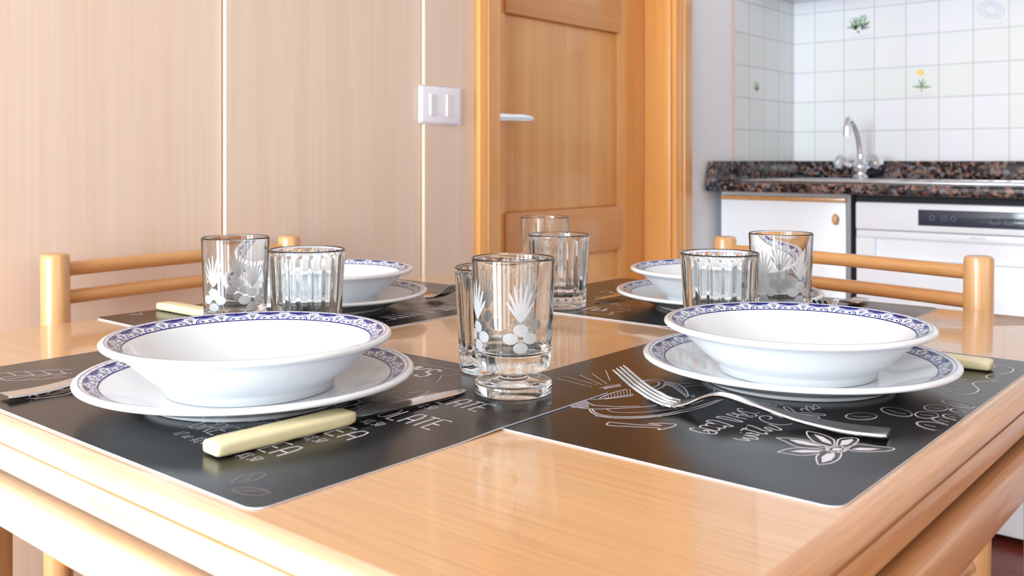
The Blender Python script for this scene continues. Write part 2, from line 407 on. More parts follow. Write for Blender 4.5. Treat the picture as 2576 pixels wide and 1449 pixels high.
# light switch
sw = thing('light_switch', 'white rectangular light switch plate with three rockers on the panelled wall', 'light switch', (1.3808, YB, 1.0503))
b = MB(); b.box(1.3215, 1.440, YB-.0095, YB-.0003, 1.0115, 1.0895, bev=.0075, seg=5)
b.build('plate', M['plastic'], sw, loc=(1.3808, YB, 1.0503), smooth=60)
for i, tilt in enumerate((1, -1, 1)):
    x0 = 1.3465+i*.0235; r_ = MB()
    ys = [0, -.0010, -.0018, -.0026, -.0038] if tilt > 0 else [0]*5
    ys = ys[::-1] if tilt > 0 else ys
    n = len(ys); vs = []; fs = []
    for j in range(n):
        x = x0+.0006+j*.0222/(n-1)
        for z in (1.029, 1.072): vs.append((x, YB-.0098+ys[j]*.75, z)); vs.append((x, YB-.009, z))
    for j in range(n-1):
        q = 4*j; fs += [[q, q+4, q+6, q+2], [q, q+1, q+5, q+4], [q+2, q+6, q+7, q+3], [q+1, q+3, q+7, q+5]]
    fs += [[0, 2, 3, 1], [4*n-4, 4*n-3, 4*n-1, 4*n-2]]
    r_.add(vs, fs); r_.build('rocker', M['plastic'], sw, loc=(x0+.011, YB-.0095, 1.05), smooth=25)
# ---------------- kitchen ----------------
wt = thing('worktop', 'brown and black speckled granite kitchen worktop with upstand', 'worktop', (2.465, .4, .85))
y0, y1 = -.35, YB-.0085
b = MB()
def wtb(x0, x1, a, c): b.box(x0, x1, a, c, .850, .878)
b.box(2.462, 2.52, y0, y1, .850, .878, bev=.008, seg=4)
wtb(2.515, 2.58, y0, y1); wtb(2.94, 3.084, y0, y1); wtb(2.58, 2.94, 1.28, y1); wtb(2.58, 2.94, y0, .90)
b.build('slab', M['granite'], wt, loc=(2.465, .4, .85))
b = MB(); b.box(3.062, 3.084, y0, y1-.0202, .8782, .9375, bev=.003)
b.build('upstand', M['granite'], wt, loc=(3.07, .4, .878))
b = MB()
q = [(2.472, .8782), (2.49, .9375), (3.0838, .9375), (3.0838, .8782)]
b.add([(x, y, z) for y in (y1-.02, y1) for x, z in q], [[0, 1, 2, 3], [7, 6, 5, 4], [0, 4, 5, 1], [1, 5, 6, 2], [2, 6, 7, 3], [3, 7, 4, 0]])
b.build('upstand', M['granite'], wt, loc=(2.78, y1, .878), smooth=0)
sk = thing('sink', 'stainless steel inset sink with drainer set in the granite worktop', 'sink', (2.76, .85, .878))
b = MB()
x0, x1, a0, a1 = 2.535, 3.035, .30, 1.305
b.box(x0, 2.60, a0, a1, .8781, .8835, bev=.002); b.box(2.925, x1, a0, a1, .8781, .8835, bev=.002)
b.box(2.60, 2.925, 1.265, a1, .8781, .8835, bev=.0015); b.box(2.60, 2.925, .885, .915, .8781, .8835, bev=.0015); b.box(2.60, 2.925, a0, .33, .8781, .8835, bev=.0015)
b.build('rim', M['steel'], sk, loc=(2.76, .85, .878))
b = MB()
for (p, q_, r1, s1) in ((2.60, 2.925, .915, 1.265),):
    b.add([(p, r1, .881), (q_, r1, .881), (q_, s1, .881), (p, s1, .881), (p+.02, r1+.02, .851), (q_-.02, r1+.02, .851), (q_-.02, s1-.02, .851), (p+.02, s1-.02, .851)],
          [[0, 1, 5, 4], [1, 2, 6, 5], [2, 3, 7, 6], [3, 0, 4, 7], [4, 5, 6, 7]])
b.build('bowl', M['steel'], sk, loc=(2.76, 1.09, .851), smooth=0)
b = MB(); b.box(2.60, 2.925, .33, .885, .8781, .8795)
for i in range(11): b.box(2.63, 2.90, .37+i*.045, .382+i*.045, .8785, .8818, bev=.0012)
b.build('drainer', M['steel'], sk, loc=(2.76, .6, .878))
tp = thing('mixer_tap', 'chrome two-handle swan-neck mixer tap standing on the sink rim', 'tap', (2.99, 1.09, .8835))
b = MB(); X, Y = 2.99, 1.09
b.lathe([(0, .8836), (.024, .8836), (.025, .887), (.019, .893), (.017, .900), (.022, .908), (.031, .916), (.030, .925), (.020, .934), (.013, .940), (.012, .952), (.0135, .957), (.010, .962), (0, .962)], 28, c=(X, Y, 0))
b.build('body', M['chrome'], tp, loc=(X, Y, .8835), smooth=60)
b = MB(); sp_ = curve([(X, Y, .945), (X-.004, Y, .960), (X-.0105, Y, .987), (X-.026, Y, 1.018), (X-.053, Y, 1.045), (X-.078, Y, 1.061), (X-.094, Y, 1.066), (X-.107, Y, 1.060), (X-.1145, Y, 1.040)], 6)
b.tube(sp_, .0085, 16)
b.tube([(X-.114, Y, 1.042), (X-.1155, Y, 1.014)], [.0110, .0118], 16)
b.build('spout', M['chrome'], tp, loc=(X, Y, .96), smooth=60)
for s in (1, -1):
    b = MB()
    b.tube([(X-.006, Y+s*.022, .92), (X-.02, Y+s*.046, .932)], .009, 14)
    p0, p1 = Vector((X-.02, Y+s*.044, .931)), Vector((X-.034, Y+s*.068, .944))
    b.tube([p0, p0.lerp(p1, .15), p0.lerp(p1, .5), p0.lerp(p1, .85), p1], [.013, .021, .0235, .021, .012], 8)
    b.build('handle', M['chrome'], tp, loc=(X, Y+s*.05, .93), smooth=30)
kc = thing('kitchen_cabinet', 'white base cabinet with wooden knob under the left end of the granite worktop', 'cabinet', (2.78, 1.14, 0))
b = MB(); b.box(2.542, 3.06, .958, 1.335, .10, .848); b.build('body', M['lam'], kc, loc=(2.78, 1.14, .1))
b = MB(); b.box(2.565, 3.04, .958, 1.335, 0, .0985); b.build('plinth', M['lam'], kc, loc=(2.78, 1.14, 0))
b = MB(); b.box(2.520, 2.5405, .958, 1.325, .105, .8265, bev=.002)
d = b.build('door', M['lam'], kc, loc=(2.53, 1.14, .1))
b = MB(); b.box(2.518, 2.5405, .958, 1.325, .8268, .8395, bev=.002); b.build('edge_strip', M['beechx'], kc, loc=(2.53, 1.14, .83))['label'] = 'pale wooden edge strip'
b = MB(); b.tube([(2.5198, .982, .782), (2.512, .982, .782)], .008, 12)
b.loft([[(2.512-.012*t_, .982+w*.0075*math.cos(a), .782+w*.0155*math.sin(a)) for a in [2*math.pi*i/16 for i in range(16)]] for t_, w in ((0, .7), (.3, .95), (.7, 1), (.95, .8), (1, .4))])
k_ = b.build('knob', M['beechz'], d, loc=(2.52, .982, .782), smooth=60); k_['label'] = 'small oval wooden knob'
b = MB(); b.box(2.522, 2.545, .9455, .9565, .02, .848); b.build('end_strip', M['grey'], kc, loc=(2.53, .95, .02))['label'] = 'grey metal strip'
dw = thing('dishwasher', 'white dishwasher with dark display panel under the worktop', 'dishwasher', (2.78, .62, 0))
ya, yb = .325, .9235
b = MB(); b.box(2.548, 3.04, ya+.004, yb+.016, .125, .846); b.build('body', M['dark'], dw, loc=(2.78, .62, .1))['label'] = 'dark recessed body'
b = MB(); b.box(2.56, 3.02, ya, yb, .022, .118, bev=.002); b.build('plinth', M['enamel'], dw, loc=(2.78, .62, .02))
b = MB()
b.box(2.502, 2.545, ya, yb, .125, .685, bev=.003); b.box(2.502, 2.545, .875, yb, .6852, .7385); b.box(2.502, 2.545, ya, .375, .6852, .7385)
b.box(2.502, 2.545, ya, yb, .7387, .758, bev=.002); b.box(2.512, 2.545, .3752, .8748, .686, .738)
b.build('door', M['enamel'], dw, loc=(2.52, .62, .12))
b = MB(); b.box(2.496, 2.545, ya, yb, .7595, .831, bev=.004, seg=3)
cp = b.build('control_panel', M['enamel'], dw, loc=(2.52, .62, .76))
b = MB(); b.box(2.4945, 2.500, .40, .765, .7755, .816, bev=.002, seg=3)
fx = lambda u, z: (2.4943, .765-u, z)
for i, u in enumerate((.034, .062, .084)):
    stroke(b, [(u+.006*math.cos(a), .796+.006*math.sin(a)) for a in [2*math.pi*j/12 for j in range(13)]], .0013, fx, 1)
for u in (.178, .21, .245, .275):
    stroke(b, [(u-.010, .787), (u+.010, .787), (u+.010, .803), (u-.010, .803), (u-.010, .787)], .0014, fx, 1)
b.build('display', [M['display'], M['print2']], cp, loc=(2.5, .6, .79))['label'] = 'dark glossy display strip with small symbols'
b = MB(); fz = lambda u, z: (2.5018, .645-u, z)
for u, l in ((0, .003), (.005, .003), (.010, .003), (.015, .003), (.022, .003), (.027, .003), (.032, .003)):
    stroke(b, [(u, .7465), (u, .7525)], .0012, fz, 0)
    stroke(b, [(u, .7525), (u+l, .7525)], .0010, fz, 0)
b.build('badge', M['print'], dw, loc=(2.50, .63, .75), smooth=0)['label'] = 'small grey lettering'
kc2 = thing('kitchen_cabinet', 'white base cabinet to the right of the dishwasher', 'cabinet', (2.78, 0, 0))
b = MB(); b.box(2.542, 3.06, -.33, .315, .10, .848); b.build('body', M['lam'], kc2, loc=(2.78, 0, .1))
b = MB(); b.box(2.565, 3.04, -.33, .315, 0, .0985); b.build('plinth', M['lam'], kc2, loc=(2.78, 0, 0))
b = MB(); b.box(2.520, 2.5405, -.33, .315, .105, .8395, bev=.002); b.build('door', M['lam'], kc2, loc=(2.53, 0, .1))
wc = thing('wall_cabinet', 'white wall cabinet above the tiled sink wall, only its underside showing', 'cabinet', (2.93, .5, 1.469))
b = MB(); b.box(2.78, 3.083, -.33, 1.345, 1.469, 2.15, bev=.003); b.build('body', M['lam'], wc, loc=(2.93, .5, 1.469))
ART={'m1': [(7,[(3543,8914),(3597,8886),(3714,8818),(3807,8755),(3939,8671),(4024,8570)]),(7,[(3463,8711),(3460,8625),(3490,8545),(3559,8481),(3658,8413),(3769,8370),(3875,8346)]),(7,[(3478,8726),(3600,8695),(3708,8603),(3822,8524),(3967,8434)]),(7,[(3586,8875),(3600,8812),(3597,8711)]),(7,[(3710,8810),(3717,8732),(3708,8603)]),(7,[(3814,8711),(3820,8609),(3822,8524)]),(7,[(3933,8605),(3919,8515),(3920,8443)]),(7,[(3493,8630),(3579,8606),(3704,8595)]),(7,[(3573,8514),(3703,8516),(3822,8524)]),(7,[(3796,8429),(3923,8451)]),(7,[(3294,7823),(3355,7750),(3446,7718),(3559,7699),(3626,7737)]),(7,[(3359,7774),(3423,7803),(3505,7783),(3606,7801)])],'m2': [(6,[(6569,5028),(6509,4670)]),(6,[(6670,5028),(6606,4677)]),(6,[(6799,4947),(6621,4588)]),(6,[(6908,4891),(6676,4574)]),(6,[(7098,4878),(6788,4619)]),(6,[(6497,4756),(6507,4668)]),(6,[(6595,4655),(6602,4621)]),(6,[(6511,4652),(6513,4611)]),(6,[(6500,4531),(6635,4531),(6754,4481)]),(6,[(6503,4488),(6624,4468),(6691,4439)]),(9,[(6951,4414),(7067,4356),(7069,4247),(6937,4172),(6807,4151),(6695,4162)]),(9,[(6917,4401),(7003,4363),(7014,4287),(6952,4231),(6843,4209),(6775,4239)]),(9,[(7069,4247),(7067,4146),(6982,4018),(6838,3896),(6734,3833)]),(9,[(7023,4224),(6969,4134),(6869,4004),(6746,3865)]),(9,[(6626,4342),(6444,4365),(6296,4353),(6221,4328),(6314,4277),(6517,4208)]),(9,[(6165,4441),(6162,4376),(6254,4289),(6479,4183)]),(9,[(6441,4417),(6117,4407),(6015,4439),(5924,4417),(5890,4329),(5937,4190),(6047,4079),(6209,3950),(6338,3882)]),(9,[(6082,4381),(6026,4253),(6092,4110),(6232,3965)]),(9,[(5927,4222),(5841,4139),(5799,4010),(5856,3885),(5975,3762),(6151,3672),(6376,3606),(6612,3578),(6831,3582)]),(9,[(5919,4190),(5853,4105),(5843,3990),(5935,3856),(6107,3724),(6377,3646),(6602,3612),(6799,3597)]),(9,[(6763,3845),(6803,3821),(6781,3801),(6727,3796)]),(5,[(6000,4115),(5961,4038),(6006,3943),(6140,3825),(6367,3720),(6593,3687),(6724,3687)]),(5,[(7062,4126),(7192,4023),(7233,3922)]),(5,[(7016,4028),(7144,3952),(7136,3835),(7034,3760),(6880,3706)]),(22,[(7136,3835),(7085,3724),(7043,3644),(7054,3616)]),(22,[(7067,3673),(6908,3581)]),(22,[(7064,3629),(6895,3551)]),(3,[(5992,4449),(5858,4337)]),(3,[(5995,4439),(5865,4329)]),(3,[(5998,4429),(5871,4322)]),(3,[(6008,4424),(5877,4314)]),(3,[(6018,4418),(5884,4307)]),(3,[(6028,4413),(5890,4299)]),(3,[(6038,4408),(5897,4292)]),(3,[(6048,4403),(5903,4284)]),(3,[(6058,4397),(5909,4277)]),(3,[(6068,4392),(5916,4269)]),(3,[(6078,4387),(5922,4261)]),(3,[(6088,4382),(5928,4254)]),(3,[(6098,4376),(5935,4246)]),(3,[(6108,4371),(5941,4239)]),(3,[(6330,4359),(6266,4307)]),(3,[(6369,4355),(6291,4295)]),(3,[(6408,4351),(6317,4282)]),(3,[(6447,4347),(6343,4270)]),(3,[(6487,4343),(6369,4257)]),(3,[(6526,4339),(6395,4245)]),(3,[(6566,4335),(6422,4232)]),(3,[(6607,4331),(6448,4219)]),(3,[(6647,4326),(6474,4207)]),(3,[(7063,4239),(6937,4183)]),(3,[(7068,4231),(6943,4176)]),(3,[(7071,4223),(6947,4168)]),(3,[(7072,4213),(6949,4158)]),(3,[(7070,4202),(6949,4148)]),(3,[(7067,4190),(6948,4136)]),(3,[(7062,4176),(6944,4123)]),(3,[(7055,4162),(6939,4110)]),(3,[(7046,4146),(6931,4095)]),(3,[(7035,4130),(6922,4079)]),(3,[(7022,4112),(6911,4062)]),(3,[(7007,4093),(6898,4044)]),(3,[(6991,4073),(6883,4025)]),(3,[(6972,4052),(6867,4005)]),(3,[(6952,4031),(6848,3984)]),(3,[(6930,4008),(6828,3962)]),(3,[(6906,3984),(6807,3939)]),(3,[(6881,3960),(6783,3916)]),(3,[(6854,3935),(6758,3891)]),(3,[(6825,3908),(6732,3866)]),(3,[(6795,3881),(6704,3840)]),(3,[(6764,3854),(6674,3813)]),(3,[(6566,4522),(6515,4494)]),(3,[(6575,4519),(6523,4491)]),(3,[(6583,4516),(6531,4488)]),(3,[(6591,4513),(6539,4485)]),(3,[(6599,4511),(6547,4483)]),(3,[(6607,4508),(6555,4480)]),(3,[(6616,4505),(6564,4477)]),(3,[(6624,4502),(6572,4474)]),(3,[(6632,4500),(6580,4472)]),(3,[(6640,4497),(6588,4469)]),(3,[(6649,4494),(6596,4466)]),(3,[(6657,4491),(6605,4463)]),(3,[(6665,4489),(6613,4461)]),(3,[(6674,4486),(6621,4458)]),(3,[(6682,4483),(6629,4455)]),(3,[(6690,4480),(6637,4452)]),(3,[(6699,4478),(6646,4450)]),(3,[(6707,4475),(6654,4447)]),(3,[(6715,4472),(6662,4444)]),(3,[(6724,4469),(6670,4441)]),(3,[(5802,4078),(5771,4052)]),(3,[(5807,4067),(5777,4041)]),(3,[(5813,4056),(5784,4031)]),(3,[(5818,4044),(5790,4020)]),(3,[(5823,4033),(5796,4010)]),(3,[(5829,4022),(5803,3999)]),(3,[(5834,4011),(5809,3989)]),(3,[(5840,4000),(5816,3979)]),(3,[(5846,3989),(5822,3968)]),(3,[(5852,3979),(5829,3958)]),(3,[(5858,3968),(5835,3948)]),(3,[(5864,3957),(5842,3938)]),(3,[(5870,3947),(5849,3928)]),(3,[(5876,3937),(5856,3918)]),(3,[(5883,3926),(5863,3908)]),(3,[(5890,3916),(5870,3898)]),(3,[(5897,3906),(5877,3889)]),(3,[(5904,3896),(5885,3879)]),(3,[(5911,3887),(5892,3869)]),(3,[(5918,3877),(5900,3860)]),(3,[(5926,3867),(5908,3851)]),(3,[(5934,3858),(5915,3841)]),(3,[(5942,3849),(5923,3832)]),(3,[(5950,3840),(5932,3823)]),(3,[(5959,3831),(5940,3814)]),(3,[(5968,3822),(5948,3805)]),(3,[(5977,3813),(5957,3796)]),(3,[(5986,3805),(5965,3787)]),(3,[(5995,3796),(5974,3778)]),(3,[(6004,3788),(5983,3769)]),(3,[(6014,3779),(5992,3761)]),(3,[(6024,3771),(6001,3752)]),(3,[(6034,3763),(6010,3744)]),(3,[(6044,3755),(6019,3735)]),(3,[(6054,3747),(6028,3727)]),(3,[(6064,3739),(6038,3718)]),(3,[(6074,3731),(6047,3710)]),(3,[(6085,3723),(6056,3701)]),(3,[(6095,3716),(6066,3693)]),(3,[(6106,3708),(6075,3685)]),(8,[(5711,3893),(5638,3854),(5736,3672),(5813,3537),(5765,3523),(5877,3486),(5975,3506),(5861,3663),(5884,3550),(5785,3704),(5711,3893)]),(9,[(5966,3346),(5962,3363),(5933,3361),(5906,3322),(5901,3247),(5917,3193),(5939,3167),(5973,3173),(5988,3213),(5991,3252),(5955,3271),(5966,3239),(5932,3211)]),(9,[(6043,3339),(6012,3327),(6007,3261),(6009,3200),(6046,3191),(6075,3216),(6088,3286),(6069,3339),(6043,3339)]),(9,[(6127,3336),(6096,3324),(6085,3265),(6087,3203),(6120,3187),(6150,3212),(6159,3275),(6150,3329),(6127,3336)]),(9,[(6182,3371),(6215,3369),(6240,3328),(6220,3239),(6191,3163),(6165,3181),(6156,3254),(6182,3371)]),(9,[(6326,3366),(6368,3356),(6375,3295),(6359,3212),(6338,3161),(6321,3193),(6321,3282),(6326,3366)]),(9,[(6425,3172),(6429,3257),(6451,3349),(6483,3325),(6496,3256),(6492,3156)]),(9,[(6430,3256),(6484,3270)]),(9,[(6527,3340),(6497,3282),(6537,3247)]),(9,[(6592,3330),(6545,3251),(6518,3203)]),(9,[(6668,3322),(6666,3352),(6624,3346),(6598,3282),(6602,3210),(6572,3166),(6535,3157),(6527,3193)]),(9,[(6636,3196),(6643,3175)]),(9,[(6868,3354),(6848,3329)]),(9,[(6855,3340),(6818,3228)]),(9,[(6841,3159),(6858,3237),(6898,3333),(6950,3301),(6911,3160)]),(9,[(6853,3214),(6935,3237)]),(9,[(7015,3218),(6993,3148)]),(9,[(5919,3022),(5923,2974),(5934,2921),(5954,2926),(5975,2982),(5992,2936),(6002,2891),(6032,2899),(6043,2942),(6038,3004),(6061,2960),(6094,2926),(6119,2943),(6087,3014),(6124,2982)]),(9,[(6087,3054),(6083,3045)]),(9,[(6127,3072),(6228,3070),(6197,3060)]),(9,[(6182,3090),(6169,2999),(6148,2920),(6172,2890),(6193,2923)]),(9,[(6272,3092),(6287,3085),(6268,3024),(6230,2950),(6255,2897),(6293,2970),(6324,2957),(6300,2890),(6326,2859),(6366,2907),(6400,2988)]),(10,[(6531,3058),(6545,3041),(6580,3052),(6604,3088),(6575,3123),(6523,3120),(6459,3068),(6426,2981),(6453,2900),(6523,2866)]),(10,[(6777,3002),(6835,3096),(6823,3110),(6763,3073),(6749,3009)]),(10,[(6782,2956),(6837,2985),(6914,3058),(6936,3102),(6901,3101),(6841,3035),(6826,2970),(6871,2917),(6905,2836),(6913,2788),(6879,2783),(6836,2879),(6796,2967)]),(10,[(6787,2963),(6805,2889),(6817,2796),(6779,2789),(6740,2862)]),(10,[(6909,2953),(6934,2978),(6978,2982),(6962,2946),(6915,2893),(6982,2950),(7063,2994),(7049,2954),(6980,2896),(7064,2936),(7138,2961),(7077,2892),(7039,2896),(7023,2928)]),(8,[(6413,2708),(6337,2680),(6203,2576),(6166,2475),(6173,2432),(6336,2493),(6407,2616),(6413,2708)]),(8,[(6120,2805),(6177,2719),(6199,2618),(6160,2501),(6133,2462),(6058,2516),(6020,2614),(6081,2721),(6120,2805)]),(8,[(5820,2661),(5942,2637),(6016,2576),(6061,2461),(6050,2422),(5958,2446),(5862,2510),(5837,2590),(5820,2661)]),(8,[(5747,2357),(5848,2412),(5937,2438),(6035,2422),(6087,2360),(6055,2331),(5939,2303),(5825,2311),(5747,2357)]),(8,[(6188,2344),(6334,2330),(6364,2223),(6397,2113),(6318,2120),(6218,2206),(6163,2287),(6188,2344)]),(8,[(6211,2422),(6358,2466),(6431,2436),(6462,2380),(6393,2351),(6242,2351),(6186,2399)]),(8,[(6177,2340),(6147,2334),(6114,2336),(6085,2347),(6063,2365),(6052,2387),(6053,2409),(6066,2430),(6089,2444),(6119,2451),(6152,2449),(6182,2438),(6204,2420),(6216,2398),(6214,2375),(6201,2354),(6177,2340)]),(8,[(6168,2350),(6147,2346),(6124,2349),(6102,2359),(6085,2373),(6075,2391),(6074,2408),(6082,2423),(6098,2434),(6119,2438),(6142,2435),(6164,2426),(6182,2411),(6192,2394),(6192,2376),(6184,2361),(6168,2350)]),(6,[(7687,2138),(7646,2134),(7605,2141),(7570,2159),(7545,2185),(7535,2215),(7540,2245),(7561,2270),(7594,2286),(7635,2292),(7676,2285),(7713,2266),(7738,2240),(7749,2209),(7742,2179),(7721,2154),(7687,2138)]),(3,[(7692,2141),(7650,2138),(7608,2149),(7573,2173),(7554,2204),(7553,2236),(7571,2264),(7604,2282),(7646,2286),(7689,2275),(7724,2252),(7744,2220),(7744,2187),(7726,2159),(7692,2141)]),(5,[(7622,2259),(7629,2209),(7663,2166)]),(6,[(7859,1994),(7827,1996),(7801,2016),(7786,2050),(7783,2094),(7793,2142),(7816,2186),(7846,2220),(7881,2237),(7915,2236),(7941,2216),(7957,2180),(7959,2135),(7948,2086),(7925,2043),(7894,2010),(7859,1994)]),(3,[(7867,1999),(7834,2003),(7810,2029),(7799,2071),(7803,2122),(7822,2171),(7853,2210),(7888,2231),(7922,2227),(7947,2201),(7958,2158),(7953,2106),(7933,2056),(7903,2018),(7867,1999)]),(5,[(7886,2190),(7859,2111),(7858,2040)]),(6,[(7593,2028),(7603,2068),(7626,2099),(7658,2117),(7694,2117),(7730,2100),(7758,2068),(7776,2026)]),(3,[(7609,2009),(7614,2055),(7634,2091),(7666,2110),(7704,2109),(7740,2086),(7766,2047),(7778,2000)]),(5,[(7678,2074),(7675,2002)]),(6,[(7424,2133),(7382,2127),(7341,2134),(7307,2151),(7285,2176),(7278,2205),(7287,2234),(7311,2259),(7347,2276),(7389,2282),(7431,2277),(7466,2259),(7488,2234),(7495,2204),(7485,2174),(7460,2149),(7424,2133)]),(3,[(7429,2136),(7385,2131),(7344,2141),(7312,2164),(7296,2194),(7299,2226),(7320,2254),(7356,2272),(7399,2277),(7442,2268),(7475,2245),(7491,2214),(7487,2181),(7465,2153),(7429,2136)]),(5,[(7371,2250),(7375,2201),(7403,2160)]),(6,[(7384,1999),(7386,2035),(7399,2069),(7421,2095),(7448,2109),(7478,2109),(7504,2095),(7523,2068),(7532,2034),(7530,1997)]),(3,[(7398,2019),(7407,2058),(7428,2088),(7456,2104),(7486,2102),(7512,2083),(7528,2051),(7532,2011)]),(5,[(7461,2074),(7447,2013)]),(6,[(7212,2002),(7226,2052),(7251,2097),(7284,2132),(7318,2150),(7350,2148),(7373,2126),(7384,2089),(7382,2041),(7366,1990)]),(3,[(7233,2031),(7256,2082),(7288,2122),(7324,2143),(7356,2139),(7377,2111),(7383,2065),(7373,2011)]),(5,[(7318,2100),(7286,2019)]),(6,[(7000,2031),(7008,2083),(7031,2132),(7065,2170),(7106,2191),(7147,2192),(7181,2171),(7204,2133),(7211,2083),(7201,2030)]),(3,[(7019,2006),(7019,2062),(7038,2117),(7071,2160),(7112,2184),(7154,2182),(7187,2155),(7205,2108),(7204,2051),(7184,1996)]),(5,[(7113,2140),(7094,2054)]),(6,[]),(3,[]),(5,[]),(6,[]),(3,[]),(5,[]),(6,[(7111,2471),(7067,2465),(7019,2473),(6974,2494),(6938,2525),(6917,2561),(6914,2598),(6929,2629),(6961,2650),(7004,2658),(7053,2650),(7100,2629),(7137,2597),(7158,2560),(7161,2523),(7144,2492),(7111,2471)]),(3,[(7119,2475),(7073,2470),(7022,2483),(6977,2510),(6945,2548),(6934,2587),(6945,2622),(6976,2645),(7022,2652),(7073,2640),(7120,2612),(7152,2573),(7164,2533),(7152,2498),(7119,2475)]),(5,[(7005,2620),(7019,2555),(7073,2504)]),(6,[(7328,2286),(7284,2283),(7248,2298),(7225,2328),(7217,2370),(7227,2417),(7253,2462),(7291,2499),(7336,2522),(7381,2526),(7419,2511),(7443,2480),(7450,2436),(7439,2388),(7411,2342),(7372,2307),(7328,2286)]),(3,[(7340,2291),(7295,2290),(7261,2310),(7242,2349),(7244,2398),(7265,2448),(7302,2490),(7348,2515),(7394,2518),(7430,2497),(7449,2457),(7447,2406),(7424,2355),(7386,2314),(7340,2291)]),(5,[(7350,2479),(7314,2397),(7320,2329)]),(10,[(9468,2219),(9495,2246),(9561,2246),(9607,2211),(9584,2140),(9488,2080),(9333,2075),(9217,2121),(9145,2188),(9044,2200),(8960,2157),(8914,2080)]),(12,[(8866,2078),(8851,2141),(8760,2204),(8667,2214),(8560,2158),(8461,2115),(8330,2114),(8216,2157),(8180,2216),(8222,2273),(8279,2284),(8323,2254)])],'m3': [(26,[(7785,8649),(7795,8361)]),(26,[(7882,8659),(7896,8498)]),(26,[(7891,8492),(7912,8362)]),(26,[(7990,8658),(8001,8361)]),(26,[(8095,8663),(8100,8368)]),(26,[(8187,8652),(8209,8366)]),(26,[(8421,8641),(8437,8356)]),(26,[(8587,8642),(8668,8353)]),(26,[(8685,8643),(8729,8357)]),(26,[(8783,8656),(8815,8371)]),(26,[(8877,8665),(8900,8398)]),(6,[(7856,8744),(9216,8696)]),(6,[(7633,8361),(8926,8327)]),(6,[(8591,9291),(8601,9125),(8754,8995),(8933,8990),(9060,9052),(9129,9187),(9092,9342)]),(6,[(8654,9269),(8735,9120),(8881,9052),(9010,9111)]),(6,[(9927,10038),(9918,9790),(9968,9605)]),(6,[(9846,9876),(9816,9535)]),(9,[]),(9,[(5841,11180)]),(9,[(6063,11126),(6039,11018),(5982,10976),(5911,11096)]),(9,[(5939,11137),(5994,11010)])],'m4': [(6,[(10125,7303),(10169,6617),(9892,6682),(9691,6591),(9649,7045)]),(6,[(9701,6616),(9857,6686)]),(26,[(10079,7075),(9773,7088)]),(26,[(10026,6980),(9801,6955),(9875,6837),(10046,6880)]),(26,[(10040,7202),(9798,7174)]),(9,[(10509,6847),(10342,6843),(10394,6944)]),(9,[(10514,6966),(10324,6945)]),(9,[(10465,6982),(10497,7110)]),(9,[(10539,7060),(10321,7030)]),(9,[(10520,7126),(10368,7139),(10392,7235)]),(9,[(10523,7207),(10392,7235)]),(9,[(10493,7285),(10341,7338)]),(9,[(10473,7352),(10444,7472)]),(9,[(10967,7027),(10783,7026)]),(9,[(11012,7106),(10822,7111)]),(9,[(10999,7166),(10816,7206)]),(9,[(11222,7791),(11376,7856),(11423,7780),(11281,7673),(11193,7729)]),(9,[(11413,7762),(11222,7549)]),(9,[(11411,7665),(11340,7555)]),(9,[(10790,7595),(10957,7628),(10960,7485)]),(9,[(10706,7515),(10887,7435)]),(9,[(10773,7480),(10946,7456)])]}
FILLS=[[(6368,2644),(6349,2570),(6275,2490),(6213,2455),(6239,2533)],[(6140,2725),(6176,2645),(6153,2527),(6131,2482),(6098,2575),(6097,2647)],[(5893,2608),(5977,2559),(6048,2448),(5990,2459),(5918,2534)],[(5801,2355),(5910,2403),(6007,2405),(6048,2373),(5987,2345),(5889,2330)],[(6194,2319),(6263,2290),(6329,2177),(6251,2217),(6207,2269)],[(6224,2407),(6348,2440),(6429,2400),(6398,2381),(6283,2373)],[(6111,2418),(6151,2413),(6177,2381),(6159,2361),(6109,2369),(6087,2395)]]
# ---------------- table ----------------
TZ = .75
X0, X1, Y0, Y1 = .285, 1.300, .178, 1.128
tb = thing('dining_table', 'square lacquered light wood dining table set for four', 'table', (.79, .65, 0))
def rr_ring(ins, z, R):
    pts = []; a, c, d_, e_ = X0+ins, X1-ins, Y0+ins, Y1-ins; R = max(.002, R-ins*.6)
    for cx, cy, a0 in ((c-R, e_-R, 0), (a+R, e_-R, 90), (a+R, d_+R, 180), (c-R, d_+R, 270)):
        for i in range(7):
            t_ = math.radians(a0+15*i); pts.append((cx+R*math.cos(t_), cy+R*math.sin(t_), z))
    return pts
b = MB(); b.loft([rr_ring(i_, z_, .010) for i_, z_ in ((.0005, .7392), (0, .7398), (0, .7415), (.0006, .7437), (.0020, .7460), (.0042, .7478), (.0070, .7490), (.0105, .7497), (.0150, .75))])
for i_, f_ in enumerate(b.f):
    if len(f_) == 4:      # solid lipping round the veneered field; x-facing sides carry painted window light
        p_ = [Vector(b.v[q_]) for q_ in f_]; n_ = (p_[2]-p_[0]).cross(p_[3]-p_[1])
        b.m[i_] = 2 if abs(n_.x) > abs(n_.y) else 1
b.build('tabletop', [M['top'], M['sidex'], M['sidey_lit']], tb, loc=(.79, .65, .74), smooth=40)
b = MB(); b.box(X0+.006, X1-.006, Y0+.006, Y1-.006, .7372, .7392); b.build('shadow_gap', M['dark'], tb, loc=(.79, .65, .737))
for (a, c, d_, e_, mm) in ((X0+.001, X0+.06, Y0+.001, Y1-.001, 'sidey_lit'), (X1-.06, X1-.001, Y0+.001, Y1-.001, 'sidey_lit'), (X0+.0605, X1-.0605, Y0+.001, Y0+.06, 'sidex'), (X0+.0605, X1-.0605, Y1-.06, Y1-.001, 'sidex')):
    pass
